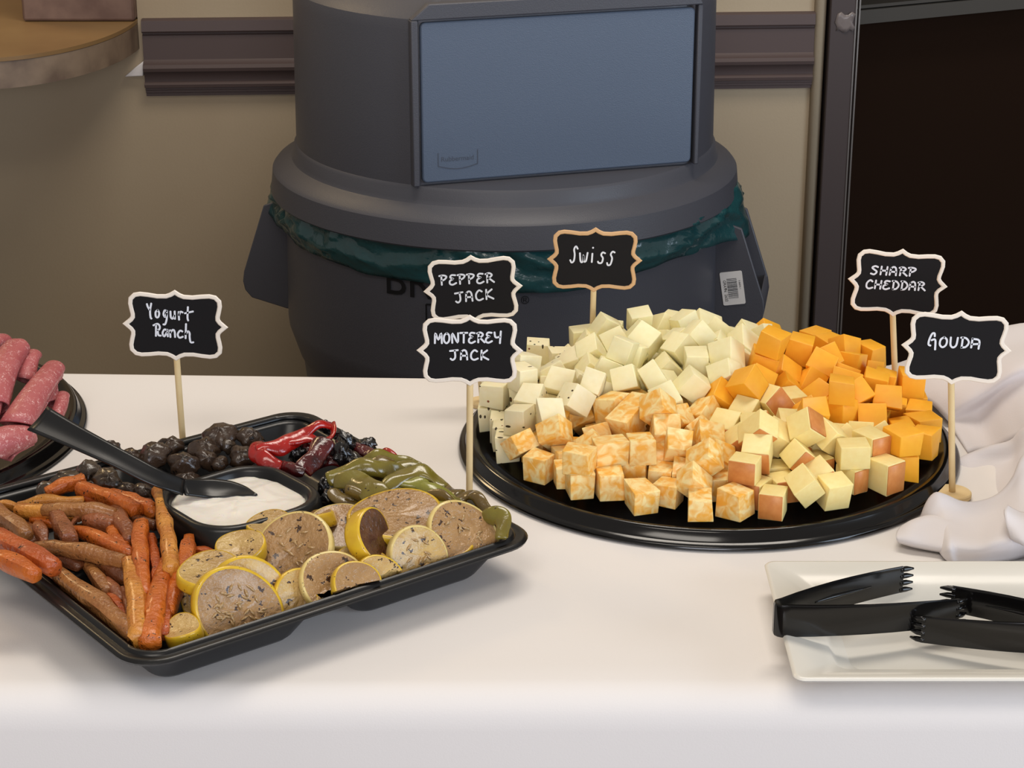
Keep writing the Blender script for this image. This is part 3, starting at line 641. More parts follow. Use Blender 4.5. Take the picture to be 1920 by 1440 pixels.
def cube_mesh(name, seed, wob=0.05, div=2):
    """unit cube with softened edges and hand-cut faces, not quite true"""
    rnd = random.Random(seed); bm = bmesh.new(); bmesh.ops.create_cube(bm, size=1.0)
    for v in bm.verts: v.co += Vector((rnd.uniform(-wob, wob), rnd.uniform(-wob, wob), rnd.uniform(-wob, wob)))
    bmesh.ops.bevel(bm, geom=bm.edges[:], offset=0.035, segments=2, affect='EDGES', profile=0.6)
    me = bpy.data.meshes.new(name); bm.to_mesh(me); bm.free(); me.shade_smooth(); me.set_sharp_from_angle(angle=math.radians(60)); return me
def rind_mesh(seed):
    rnd = random.Random(seed); bm = bmesh.new(); bmesh.ops.create_cube(bm, size=1.0)
    for v in bm.verts:
        v.co.x *= 0.965; v.co.y *= 0.965; v.co.z = 0.516 + 0.028*v.co.z*2
    bmesh.ops.bevel(bm, geom=bm.edges[:], offset=0.02, segments=1, affect='EDGES')
    me = bpy.data.meshes.new('rind'); bm.to_mesh(me); bm.free(); me.shade_smooth(); me.set_sharp_from_angle(angle=math.radians(50)); return me
M['swiss'] = object_tint(mat('pale_cheese', (246, 238, 194), 0.45, 0.35, sss=0.2, var=((241, 230, 178), 4, 0.3)), 0.96, 1.04)
pj = mat('pepper_cheese', (244, 235, 198), 0.45, 0.35, sss=0.2, var=((239, 226, 180), 4, 0.3))
add_specks(pj, (72, 60, 30), 2.9, 0.22, 0.30, stretch=(1, 1.6, .6)); add_specks(pj, (140, 78, 44), 2.6, 0.13, 0.16)
M['pepper'] = object_tint(pj, 0.96, 1.04)
cj = mat('marbled_cheese', (240, 176, 70), 0.42, 0.4, sss=0.2, var=((246, 222, 158), 1.0, 0.13))
for nd in cj.node_tree.nodes:
    if nd.type == 'TEX_NOISE':
        nd.inputs['Scale'].default_value = 2.6; nd.inputs['Detail'].default_value = 2.5; nd.inputs['Distortion'].default_value = 0.7
        tcn = cj.node_tree.nodes.new('ShaderNodeTexCoord'); oi = cj.node_tree.nodes.new('ShaderNodeObjectInfo')
        ad = cj.node_tree.nodes.new('ShaderNodeVectorMath'); ad.operation = 'ADD'; sc_ = cj.node_tree.nodes.new('ShaderNodeMath'); sc_.operation = 'MULTIPLY'; sc_.inputs[1].default_value = 23.0
        cj.node_tree.links.new(oi.outputs['Random'], sc_.inputs[0]); cj.node_tree.links.new(tcn.outputs['Object'], ad.inputs[0]); cj.node_tree.links.new(sc_.outputs[0], ad.inputs[1])
        cj.node_tree.links.new(ad.outputs[0], nd.inputs['Vector'])
M['colby'] = cj
M['cheddar'] = object_tint(mat('orange_cheese', (246, 180, 50), 0.42, 0.4, sss=0.2, var=((242, 168, 40), 4, 0.3)), 0.95, 1.04)
M['gouda'] = object_tint(mat('yellow_cheese', (247, 228, 160), 0.42, 0.4, sss=0.2, var=((241, 216, 140), 4, 0.3)), 0.96, 1.04)
M['rind'] = mat('smoked_brown_rind', (196, 116, 54), 0.4, 0.4, var=((222, 152, 84), 3, 0.3))
MESH = {}
for kd in ('swiss', 'pepper', 'colby', 'cheddar', 'gouda'):
    MESH[kd] = []
    for s in range(5):
        me = cube_mesh('cheese_cube', s*7 + len(kd), 0.03 if kd == 'gouda' else 0.075); me.materials.append(M[kd]); MESH[kd].append(me)
RIND = []
for s in range(3):
    me = rind_mesh(s); me.materials.append(M['rind']); RIND.append(me)
def proj(p):
    d = p - cam.location; z = d.y*math.cos(PITCH) - d.z*math.sin(PITCH); y = d.y*math.sin(PITCH) + d.z*math.cos(PITCH)
    return 960 + F_PX*d.x/z, 720 - F_PX*y/z
KIND = {'s': 'swiss', 'p': 'pepper', 'c': 'colby', 'o': 'cheddar', 'g': 'gouda'}
DESC = {'swiss': ('plain pale ivory cheese cube', 'plain pale cheese cubes'), 'pepper': ('ivory cheese cube flecked with pepper', 'flecked pepper cheese cubes'),
        'colby': ('orange and cream marbled cheese cube', 'marbled cheese cubes'), 'cheddar': ('deep orange cheese cube', 'deep orange cheese cubes'),
        'gouda': ('light yellow cheese cube', 'light yellow cheese cubes'), 'gouda_r': ('yellow cheese cube with brown rind', 'light yellow cheese cubes')}
WHERE = {'swiss': 'at the back', 'pepper': 'at the left', 'colby': 'at the front', 'cheddar': 'at the back right', 'gouda': 'at the front right', 'gouda_r': 'at the front right'}
CHEESE = []
rnd = random.Random(5)
for i, (kc, x, y, z, qw, qx, qy, qz, sx, sy, sz) in enumerate(CUBES):
    x, y, z = x/1e4, y/1e4, z/1e4; kd = KIND[kc]
    me = MESH[kd][i % 5]
    o = bpy.data.objects.new('cheese_cube', me); COL.objects.link(o)
    o.rotation_mode = 'QUATERNION'; o.location = (PX + x, PY + y, T + z); o.scale = (sx/1e4*.995, sy/1e4*.995, sz/1e4*.995)
    q = Quaternion((qw/1e3, qx/1e3, qy/1e3, qz/1e3)); q.normalize(); o.rotation_quaternion = q
    key = kd
    if kd == 'gouda' and rnd.random() < 0.5:
        key = 'gouda_r'
        c = bpy.data.objects.new('rind', RIND[i % 3]); COL.objects.link(c); c.parent = o; c['label'] = 'brown smoked rind'
        # mostly towards the viewer or to a side
        axes = [Vector((0, 0, 1)), Vector((0, 0, -1)), Vector((1, 0, 0)), Vector((-1, 0, 0)), Vector((0, 1, 0)), Vector((0, -1, 0))]
        side = sorted(axes, key=lambda a: -((q @ a).dot(Vector((.25, -.95, -.15)))))       # a side of the cube turned outwards, not its top
        best = side[rnd.choice((0, 0, 1))]
        c.rotation_mode = 'QUATERNION'; c.rotation_quaternion = Vector((0, 0, 1)).rotation_difference(best)
    r = math.hypot(x, y)
    lvl = 'on the crest' if z > .058 else ('by the rim' if r > .145 else ('low down' if z < .03 else 'on the slope'))
    d, g = DESC[key]
    R3 = q.to_matrix(); up = max(abs(R3[2][k]) for k in range(3)); pose = 'lying flat' if up > .975 else ('tipped' if up > .80 else 'balanced on edge')
    tag(o, '%s %s, %s' % (d, lvl, WHERE[key]), 'cheese cube', g); CHEESE.append((o, d, pose, lvl))

# ================================================================== vegetable tray
TC = Vector((-0.198, 1.334, T)); TA = math.radians(37.5)
ux, uy = Vector((math.cos(TA), math.sin(TA), 0)), Vector((-math.sin(TA), math.cos(TA), 0))
def tl(u, v, z): return TC + ux*u + uy*v + Vector((0, 0, z))
tr = empty('vegetable_tray', TC, 'square black plastic tray of roasted vegetables around a dip', 'tray')
H = 0.1560
def loops(ls, closed_bottom=True):
    V, F = [], []; n = len(ls[0])
    for L in ls: V += [tl(*p) for p in L]
    for j in range(len(ls) - 1):
        for i in range(n): F.append((j*n + i, j*n + (i+1) % n, (j+1)*n + (i+1) % n, (j+1)*n + i))
    if closed_bottom: F.append(tuple((len(ls)-1)*n + i for i in range(n)))
    return V, F
def rr3(h, r, z, n=8): return [(x, y, z) for x, y in rrect(h, h, r, n)]
# rim: downturned lip, raised bead, step inwards
rim = [rr3(H, .026, .0300), rr3(H + .0006, .026, .0316), rr3(H - .0008, .025, .0330), rr3(H - .0026, .024, .0336), rr3(H - .0044, .023, .0328), rr3(H - .0066, .022, .0328), rr3(H - .0078, .021, .0344), rr3(H - .0098, .020, .0350), rr3(H - .0115, .019, .0338), rr3(H - .0125, .018, .031)]
V, F = loops(rim, False); o = obj('rim', V, F, M['black_satin'], tr, angle=50); solid(o, 0.001, -1)
# deck with four open wells, and the tapered wells below it
bm = bmesh.new()
def loop_edges(pts, z):
    vs = [bm.verts.new(tl(x, y, z)) for x, y in pts]
    return [bm.edges.new((vs[i], vs[(i+1) % len(vs)])) for i in range(len(vs))]
E_ = loop_edges(rrect(H - .0125, H - .0125, .018, 8), .031)
cells = []
a0, a1 = .007, H - .0130
for su in (1, -1):
    for sv in (1, -1):
        c = ((a0 + a1)/2*su, (a0 + a1)/2*sv); hs = (a1 - a0)/2
        cells.append((c, hs)); E_ += loop_edges([(c[0] + x, c[1] + y) for x, y in rrect(hs, hs, .017, 6)], .031)
bmesh.ops.triangle_fill(bm, edges=E_, use_beauty=True)
me = bpy.data.meshes.new('deck'); bm.to_mesh(me); bm.free()
Vd = [v.co.copy() for v in me.vertices]; Fd = [tuple(p.vertices) for p in me.polygons]
parts = [(Vd, Fd)]; bpy.data.meshes.remove(me)
for (cx_, cy_), hs in cells:
    ls = []
    for ins, z, r in ((0, .031, .017), (.0015, .028, .0165), (.016, .0045, .014), (.019, .0018, .012), (.023, .0012, .010)):
        ls.append([(cx_ + x, cy_ + y, z) for x, y in rrect(hs - ins, hs - ins, r, 6)])
    parts.append(loops(ls))
V, F = join(*parts); o = obj('compartments', V, F, M['black_satin'], tr, angle=40); solid(o, 0.0009, 0)
# raised dip well in the middle
DC_ = at(447, 938, .046); ang_w = math.radians(40)
wx, wv = Vector((math.cos(ang_w), math.sin(ang_w), 0)), Vector((-math.sin(ang_w), math.cos(ang_w), 0))
def dw(p): return Vector((DC_.x, DC_.y, T)) + wx*p[0] + wv*p[1] + Vector((0, 0, p[2]))
def wl(h, r, z, n=10): return [(x, y, z) for x, y in rrect(h, h*.93, r*1.4, n)]
ls = [wl(.0545, .022, .031), wl(.0515, .022, .047), wl(.0500, .022, .0492), wl(.0480, .021, .0500), wl(.0455, .020, .0495), wl(.0435, .019, .0470), wl(.0395, .018, .0335)]
V, F = [], []
n = len(ls[0])
for L in ls: V += [dw(p) for p in L]
for j in range(len(ls)-1):
    for i in range(n): F.append((j*n + i, j*n + (i+1) % n, (j+1)*n + (i+1) % n, (j+1)*n + i))
F.append(tuple((len(ls)-1)*n + i for i in range(n)))
o = obj('dip_well', V, F, M['black_satin'], tr, angle=50)
# the dip: thick, stirred surface
M['yogurt'] = mat('white_yogurt', (240, 234, 224), 0.3, 0.4, sss=0.3, bump=(120, 0.25))
add_specks(M['yogurt'], (120, 120, 90), 260, 0.10, 0.12, rand=False)
rings = 16; base = rrect(.0432, .0432*.93, .026, 12); n = len(base); V, F = [], []
for j in range(rings + 1):
    s = 1 - j/rings
    for (x, y) in base:
        px, py = x*s, y*s
        p = Vector((px*60, py*60, 2.0)); edge = 1 + 0.03*noise.noise(p*3.1)*(1 if j == 0 else 0)
        z = .0445 + .0016*noise.noise(p*.8) + .0011*noise.noise(p*2.1) + .0006*noise.noise(p*5) + .0016*(1 - s) - (.0018 if j == 0 else 0)
        V.append(dw((px*edge, py*edge, z)))
for j in range(rings):
    for i in range(n): F.append((j*n + i, j*n + (i+1) % n, (j+1)*n + (i+1) % n, (j+1)*n + i))
F.append(tuple(rings*n + i for i in range(n)))
b0 = len(V); V += [dw((x*.93, y*.93, .0345)) for x, y in base]
F += [(i, (i+1) % n, b0 + (i+1) % n, b0 + i) for i in range(n)] + [tuple(b0 + i for i in range(n))]
o = obj('yogurt_dip', V, F, M['yogurt'], loc=dw((0, 0, .044))); tag(o, 'thick white yogurt dip in the middle of the vegetable tray', 'dip')
# spoon lying in the dip
sp = empty('serving_spoon', at(300, 900, .06), 'long black plastic spoon resting with its bowl in the dip', 'spoon')
e0 = at(70, 784, .098); e1 = at(130, 814, .090); e2 = at(215, 856, .079); e3 = at(290, 894, .066); e4 = at(345, 914, .0550)
V, F = strip([e0, e1, e2, e3, e4], [.0235, .0190, .0150, .0135, .0125], .0030, (0.25, -.60, .75), curl=-.10, m=22, k=8)
obj('handle', V, F, M['black_satin'], sp)
b0_, b1_, b2_, b3_ = e4, at(392, 916, .0495), at(440, 919, .0475), at(482, 929, .0462)
V, F = strip([b0_, b1_, b2_, b3_], [.0125, .0150, .0170, .0150, .0100, .0015], .0028, [(0.25, -.60, .75), (0.1, -.35, .93)], curl=-.10, m=22, k=8)
obj('bowl', V, F, M['black_satin'], sp)

def fit_tray(V):
    """press soft food against the tray's walls and floor instead of through them"""
    out = []
    for p in V:
        p = Vector(p); d = p - TC; u, v, z = d.dot(ux), d.dot(uy), d.z
        if z < .036:
            z = max(z, .0030)
            for c in (u, v): z = max(z, .0326 - max(0.0, abs(c) - .0150)*1.75)
            lim = H - .0150 - .0165*max(0.0, min(1.0, (.031 - z)/.026))
            u = max(-lim, min(lim, u)); v = max(-lim, min(lim, v))
            p = tl(u, v, z)
        out.append(p)
    return out
# ---------------------------------------------------------------- carrots
def carrot_mat(name, c1, c2, rough=.34):
    m = mat(name, c1, rough, .38, var=(c2, 55, .22), bump=(300, .8), coat=.24); add_specks(m, (52, 30, 16), 215, .24, .34); return m
CM = {'o': carrot_mat('roast_orange_carrot', (208, 112, 36), (176, 82, 26)), 'r': carrot_mat('red_orange_carrot', (190, 92, 36), (160, 70, 28)),
      'y': carrot_mat('yellow_orange_carrot', (214, 148, 58), (188, 112, 46)), 'b': carrot_mat('tan_brown_carrot', (172, 118, 66), (138, 86, 46), .28),
      'd': carrot_mat('dark_browned_carrot', (120, 68, 36), (92, 50, 28)), 'p': carrot_mat('pinkish_brown_carrot', (158, 94, 58), (128, 72, 42), .28)}
CW = {'o': 'orange', 'r': 'reddish orange', 'y': 'yellow orange', 'b': 'tan browned', 'd': 'dark browned', 'p': 'pinkish brown'}
# x1,y1,h1, x2,y2,h2, width px (start, end), colour, where
CAR = [
 (88, 924, 43, 156, 902, 47, 20, 30, 'o', 'under the spoon, pointing at the mushrooms'),
 (154, 918, 46, 258, 960, 46, 30, 28, 'o', 'lying across the back of the carrot heap'),
 (208, 930, 43, 292, 962, 44, 26, 26, 'o', 'tucked behind the long back carrot'),
 (34, 950, 43, 156, 939, 44, 24, 18, 'y', 'flat along the back left of the carrots'),
 (32, 958, 45, 150, 968, 46, 24, 24, 'y', 'at the far left under a glossy tan stick'),
 (80, 957, 49, 214, 968, 47, 26, 30, 'b', 'glossy on top near the back of the carrots'),
 (158, 938, 42, 236, 958, 41, 20, 20, 'r', 'low behind the glossy tan stick'),
 (-28, 950, 44, 50, 1004, 45, 36, 30, 'b', 'thick at the left picture edge, dusted with herbs'),
 (-14, 953, 42, 34, 952, 42, 18, 20, 'y', 'small piece at the left picture edge'),
 (-34, 998, 55, 100, 1066, 51, 36, 36, 'r', 'upper of two big sticks hanging over the left rim'),
 (-44, 1034, 54, 70, 1080, 51, 34, 32, 'o', 'lower of two big sticks hanging over the left rim'),
 (98, 962, 46, 134, 1014, 46, 26, 32, 'p', 'short flat strap upright in the heap middle'),
 (64, 1023, 46, 232, 1056, 44, 22, 32, 'b', 'long glossy, across the middle of the heap'),
 (134, 992, 43, 250, 1046, 43, 18, 34, 'o', 'parallel above the long glossy stick'),
 (98, 1040, 38, 152, 1066, 37, 24, 28, 'd', 'short, in the shade below the long glossy stick'),
 (106, 1075, 40, 248, 1190, 36, 30, 38, 'b', 'long, slanting down to the front tray corner'),
 (116, 1118, 27, 202, 1170, 27, 24, 22, 'r', 'thin slice against the front left rim'),
 (92, 1104, 27, 136, 1110, 27, 24, 20, 'd', 'small lump against the front left rim'),
 (262, 984, 50, 272, 1116, 44, 34, 22, 'o', 'tall thick, leaning in the heap centre'),
 (284, 1006, 43, 296, 1106, 42, 14, 22, 'r', 'slim, right behind the tall thick one'),
 (242, 1056, 45, 260, 1203, 37, 32, 40, 'y', 'tall, left of two reaching the front corner'),
 (312, 1052, 45, 282, 1206, 37, 28, 40, 'o', 'tall, right of two reaching the front corner'),
 (293, 920, 55, 322, 1072, 48, 18, 32, 'y', 'slender, leaning up against the dip well'),
 (354, 1010, 45, 336, 1092, 43, 26, 30, 'o', 'upright beside the small squash round'),
 (334, 1076, 40, 318, 1152, 36, 34, 22, 'o', 'upright below, beside the dark gap'),
 (316, 1092, 37, 306, 1192, 34, 26, 24, 'r', 'upright in the dark gap by the front squash'),
 (322, 980, 44, 416, 1018, 43, 22, 24, 'o', 'along the edge of the dip well'),
 (312, 968, 40, 372, 992, 40, 18, 18, 'y', 'thin, under the dip well edge'),
 (364, 1036, 38, 412, 1050, 37, 22, 26, 'r', 'stub left of the small squash round'),
 (366, 1016, 39, 410, 1024, 39, 28, 24, 'd', 'stub above the reddish one by the squash'),
 (214, 958, 44, 248, 1016, 44, 30, 28, 'p', 'steep, behind the tall thick stick'),
 (208, 986, 41, 232, 1030, 41, 20, 26, 'o', 'short steep, left of the tall thick stick'),
 (252, 975, 41, 292, 986, 41, 16, 16, 'd', 'thin, in the gap below the back carrots'),
 (160, 1056, 37, 200, 1112, 36, 24, 20, 'b', 'slim, beside the long slanting stick'),
 (180, 1064, 36, 240, 1086, 37, 30, 32, 'd', 'in the shade left of the tall front pair'),
 (186, 1090, 34, 232, 1128, 34, 24, 24, 'p', 'deep in the gap left of the front pair'),
 (206, 1118, 33, 236, 1156, 34, 20, 20, 'r', 'low, peeping out beside the front pair'),
 (232, 1104, 38, 242, 1168, 36, 14, 14, 'p', 'narrow sliver at the side of the front pair'),
 (60, 976, 41, 100, 984, 41, 16, 16, 'o', 'thin, at the left behind the strap'),
 (74, 982, 41, 84, 1018, 41, 22, 22, 'p', 'stub standing left of the strap'),
 (50, 988, 39, 62, 1020, 38, 22, 22, 'd', 'dark stub left of the standing stub'),
 (130, 990, 44, 156, 966, 45, 10, 12, 'p', 'thin curl beside the strap'),
 (160, 975, 45, 210, 985, 44, 26, 30, 'p', 'curled glossy piece on the heap'),
 (-30, 1010, 36, 60, 1030, 36, 34, 30, 'd', 'at the left under the two big sticks'),
 (80, 1090, 30, 180, 1140, 30, 34, 34, 'd', 'at the bottom of the carrot heap'),
 (270, 1100, 34, 276, 1190, 31, 30, 30, 'r', 'under the tall front pair'),
 (110, 1000, 33, 230, 1010, 33, 34, 34, 'd', 'deep in the middle of the carrot heap'),
 (250, 1000, 34, 300, 1090, 33, 34, 34, 'd', 'deep behind the tall carrots'),
 (20, 985, 34, 140, 975, 34, 34, 34, 'd', 'deep at the back of the carrot heap'),
 (300, 1040, 34, 380, 1060, 33, 30, 30, 'd', 'deep beside the squash'),
 (150, 930, 35, 280, 950, 35, 30, 30, 'd', 'deep under the back carrots'),
]
for i, (x1, y1, h1, x2, y2, h2, w1, w2, c, wh) in enumerate(CAR):
    a, b = at(x1, y1, h1/1000 - .004), at(x2, y2, h2/1000 - .004)
    k = (a - cam.location).length/F_PX/2
    rr = random.Random(i); mid = a.lerp(b, .5) + Vector((rr.uniform(-1, 1), rr.uniform(-1, 1), 0.9))*.0016
    V, F = tube([a, mid, b], [w1*k*.90, (w1 + w2)*.55*k, w2*k*.95], 12, 9, 3.6, True, rr.uniform(0, 1.5), .0024)
    o = obj('carrot_stick', fit_tray(V), F, CM[c], loc=mid, angle=50)
    tag(o, '%s carrot stick %s' % (CW[c], wh), 'carrot', 'roasted carrot sticks in the tray')

# ---------------------------------------------------------------- squash slices
def squash_mat(name, c1, c2, rough):
    m = mat(name, c1, rough, .55, var=(c2, 75, .25), bump=(330, .75), coat=.35); add_specks(m, (64, 40, 22), 150, .27, .5); return m
SQ = {'t': squash_mat('browned_squash_flesh', (178, 140, 92), (150, 112, 68), .26), 'l': squash_mat('light_squash_flesh', (208, 176, 110), (178, 140, 84), .3), 'k': squash_mat('dark_charred_flesh', (104, 66, 44), (60, 34, 26), .26)}
RD = {'y': mat('yellow_rind', (222, 186, 44), .32, .5, var=((206, 160, 36), 90, .25), coat=.3), 'c': mat('cream_rind', (226, 206, 140), .35, .5, var=((206, 176, 96), 90, .25), coat=.3)}
add_specks(RD['y'], (70, 44, 20), 230, .20, .35); add_specks(RD['c'], (70, 44, 20), 230, .20, .35)
M['seed'] = mat('glossy_squash_seeds', (170, 136, 88), .14, .6, coat=.6)
def disc(cen, R, th, nrm, mt, rd, label, seed, oval=1.0, seeds=0):
    rr = random.Random(seed); nrm = Vector(nrm).normalized()
    q = Vector((0, 0, 1)).rotation_difference(nrm); sp_ = Quaternion((0, 0, 1), rr.uniform(0, 6.28) if oval == 1 else 0)
    def P(r, a, z):
        ww = 1 + .035*math.sin(2*a + seed) + .02*math.sin(3*a + 2*seed)
        v = Vector((r*ww*math.cos(a), r*ww*oval*math.sin(a), z + .0016*math.sin(2*a + seed)*(r/R)))
        return cen + q @ v
    n = 40
    prof = [(.02, .40), (.3, .40), (.55, .44), (.8, .50), (.93, .50), (.935, .46), (.935, -.46), (.93, -.5), (.5, -.45), (.02, -.42)]
    V, F = [], []
    for j, (r, z) in enumerate(prof):
        for i in range(n):
            a = 2*PI*i/n; d = .0
            if j < 4: d = .0007*noise.noise(Vector((r*R*420*math.cos(a), r*R*420*math.sin(a), seed*3.3)))
            V.append(P(r*R, a, z*th + d))
    for j in range(len(prof) - 1):
        for i in range(n): F.append((j*n + i, j*n + (i+1) % n, (j+1)*n + (i+1) % n, (j+1)*n + i))
    F += [tuple(range(n)), tuple((len(prof)-1)*n + i for i in range(n))]
    o = obj('squash_slice', fit_tray(V), F, SQ[mt], loc=cen, angle=60)
    prof = [(.915, .515), (.955, .50), (.99, .38), (1.0, .15), (1.0, -.15), (.99, -.38), (.955, -.5), (.915, -.515)]
    V, F = [], []
    for r, z in prof:
        for i in range(n): V.append(P(r*R, 2*PI*i/n, z*th))
    m_ = len(prof)
    for j in range(m_):
        for i in range(n): F.append((j*n + i, j*n + (i+1) % n, ((j+1) % m_)*n + (i+1) % n, ((j+1) % m_)*n + i))
    r_ = obj('rind', fit_tray(V), F, RD[rd], o, angle=60); r_['label'] = 'yellow squash rind' if rd == 'y' else 'pale cream squash rind'
    if seeds:
        ps = []
        for k in range(seeds):
            a, r = rr.uniform(0, 6.28), R*math.sqrt(rr.uniform(.0, .36)); b = rr.uniform(0, 6.28); L = .0026
            p0, p1 = P(r, a, .46*th), P(r, a, .46*th); dv_ = q @ Vector((math.cos(b)*L, math.sin(b)*L, 0))
            ps.append(tube([p0 - dv_, p0, p1 + dv_], [.0005, .0011, .0004], 6, 4))
        V, F = join(*ps); s_ = obj('seeds', fit_tray(V), F, M['seed'], o); s_['kind'] = 'stuff'
    return tag(o, label, 'squash slice', 'roasted yellow squash slices in the tray')
K = 1.44/F_PX
def sq(px, py, h, rpx, th, nrm, mt, rd, label, seed, oval=1.0, seeds=0): return disc(at(px, py, h/1000), rpx*K, th/1000, nrm, mt, rd, label, seed, oval, seeds)
# fillers first (deep), then the visible ones
sq(430, 1130, 28, 62, 7, (0, -.2, 1), 't', 'y', 'squash slice lying at the bottom near the front corner', 31)
sq(560, 1080, 28, 66, 7, (.1, -.2, 1), 't', 'y', 'squash slice at the bottom under the big herbed round', 32)
sq(700, 1040, 30, 66, 7, (-.1, -.2, 1), 't', 'y', 'squash slice at the bottom under the curled slice', 33)
sq(830, 1020, 30, 62, 7, (0, -.2, 1), 't', 'y', 'squash slice at the bottom under the right pair', 34)
sq(500, 1030, 32, 60, 7, (0, -.2, 1), 't', 'y', 'squash slice at the bottom beside the dip well', 35)
sq(452, 1032, 47, 45, 12, (-.05, -.30, 1), 'l', 'y', 'small thick squash round beside the dip well, yellow side showing', 1)
sq(556, 1026, 46, 70, 9, (-.22, -.72, .72), 't', 'c', 'large browned squash round leaning below the dip well', 2, seeds=14)
sq(446, 1146, 32, 86, 8, (.46, -.74, .50), 't', 'y', 'largest squash round propped in the front corner, wet seeds showing', 3, .90, seeds=44)
sq(468, 1124, 33, 84, 7, (.46, -.74, .50), 'l', 'y', 'squash round hidden behind the largest, its yellow rim showing', 4, .86)
sq(396, 1080, 46, 62, 9, (.12, -.12, 1), 'l', 'y', 'squash slice lying flat above the largest round', 5)
sq(622, 1094, 34, 62, 6, (.42, -.62, .62), 't', 'c', 'tan squash round at the front rim centre', 6)
sq(708, 1086, 33, 46, 7, (.45, -.72, .58), 'l', 'y', 'squash round right of the tan one at the front rim', 7)
sq(782, 1042, 35, 58, 8, (.45, -.76, .48), 'l', 'c', 'round pale squash slice propped upright near the right end', 8, seeds=10)
sq(868, 1006, 37, 72, 7, (.40, -.58, .70), 't', 'c', 'wide squash slice at the right end of the row', 9, seeds=10)
sq(694, 1012, 46, 56, 12, (.85, -.30, .48), 'k', 'y', 'squash slice turned on edge with a thick yellow curve', 10)
sq(574, 984, 44, 60, 10, (-.30, .28, .86), 't', 'y', 'squash slice tipped back against the dip well, yellow edge up', 11)
sq(742, 972, 46, 92, 9, (.02, -.22, 1), 't', 'y', 'long flat squash slice under the green peppers', 12, .85)
sq(636, 990, 41, 58, 8, (.1, -.4, .9), 't', 'c', 'brown squash slice between the large round and the curled one', 13)
sq(564, 1118, 29, 52, 7, (.45, -.70, .55), 'l', 'y', 'squash slice squeezed right of the largest round', 14)
sq(680, 1058, 36, 48, 7, (.1, -.2, 1), 'l', 'y', 'squash slice low below the curled one', 15)
sq(386, 1128, 30, 46, 7, (-.3, -.75, .6), 'l', 'y', 'narrow squash slice left of the largest round', 16)
sq(344, 1186, 30, 34, 10, (-.2, -.2, 1), 'l', 'y', 'small yellow squash end in the front corner', 17)
sq(666, 1098, 35, 46, 7, (.42, -.66, .60), 't', 'y', 'browned squash slice wedged between two rounds at the rim', 19)
sq(506, 990, 45, 46, 8, (.1, -.12, 1), 'l', 'y', 'squash slice lying along the dip well edge', 18)

# ---------------------------------------------------------------- green peppers
gm = mat('roast_green_pepper', (126, 116, 40), .22, .55, var=((104, 88, 30), 40, .25), bump=(160, .35), coat=.5, sss=.1); add_specks(gm, (48, 34, 16), 160, .16, .25)
gm2 = mat('olive_green_pepper', (112, 92, 38), .24, .55, var=((92, 70, 30), 40, .25), bump=(160, .35), coat=.5); add_specks(gm2, (48, 34, 16), 160, .16, .25)
gm3 = mat('bright_green_pepper', (142, 142, 56), .24, .55, var=((118, 112, 40), 40, .25), bump=(160, .3), coat=.5)
GP = [
 ([(668, 874, 54), (724, 862, 56), (790, 880, 50)], 34, gm, 'olive green pepper strip at the top back of its heap'),
 ([(612, 902, 50), (670, 882, 56), (726, 878, 57), (758, 890, 52)], 38, gm, 'green pepper strip arching over the heap with glossy drops'),
 ([(628, 902, 52), (664, 900, 56), (700, 924, 53), (752, 956, 46)], 46, gm, 'wide green pepper strip sloping to the squash'),
 ([(628, 922, 48), (650, 940, 46), (692, 952, 44), (772, 962, 42)], 34, gm2, 'olive pepper strip along the squash edge'),
 ([(716, 918, 52), (766, 892, 56), (806, 898, 53), (836, 918, 48)], 38, gm, 'green pepper strip crossing right over the heap'),
 ([(760, 918, 50), (812, 918, 51), (848, 930, 49), (846, 948, 46), (800, 950, 45)], 28, gm3, 'bright green pepper strip curled into a hook'),
 ([(836, 934, 46), (858, 948, 45), (878, 966, 42)], 34, gm, 'pale green pepper piece near the right rim'),
 ([(852, 938, 43), (884, 930, 46), (912, 962, 42)], 28, gm2, 'forked green pepper tip by the right rim'),
 ([(906, 972, 42), (940, 974, 45), (948, 1010, 38)], 26, gm, 'green pepper tip beyond the wide squash slice'),
 ([(726, 930, 47), (752, 936, 47), (790, 944, 45)], 34, gm2, 'dark olive pepper piece inside the heap'),
 ([(768, 962, 44), (790, 952, 47), (816, 968, 43)], 28, gm, 'green pepper piece just above the long squash slice'),
 ([(640, 915, 40), (720, 905, 42), (800, 915, 40), (860, 940, 38)], 62, gm2, 'wide pepper strip underneath the green heap'),
 ([(690, 940, 38), (780, 935, 40), (850, 955, 36)], 60, gm2, 'pepper strip deep under the bright hook'),
 ([(700, 880, 46), (760, 885, 48), (800, 900, 44)], 36, gm, 'green pepper strip tucked under the top back one'),
 ([(640, 892, 53), (690, 870, 56), (740, 868, 55)], 26, gm2, 'narrow brownish pepper strip near the charred lumps'),
 ([(700, 912, 52), (740, 904, 54), (780, 908, 52), (820, 926, 48)], 26, gm3, 'light green pepper strip in the middle of the green heap'),
 ([(650, 930, 48), (700, 938, 48), (740, 950, 46)], 26, gm2, 'thin browned pepper strip above the squash edge'),
 ([(790, 930, 47), (830, 940, 47), (862, 956, 43)], 24, gm2, 'short olive pepper strip under the bright hook'),
]
for i, (pts, wd, m_, lb) in enumerate(GP):
    P = [at(x, y, h/1000) for x, y, h in pts]
    V, F = strip(P, [wd*K*.72, wd*K*1.15, wd*K*1.1, wd*K*.75], .0026, (0, -.62, .78), curl=.15 if i % 3 else .05, m=22, k=8, wob=.0085, seed=i*3.7)
    o = obj('green_pepper_strip', fit_tray(V), F, m_, loc=P[1]); subd(o, 1)
    tag(o, lb, 'green pepper', 'roasted green pepper strips in the tray')

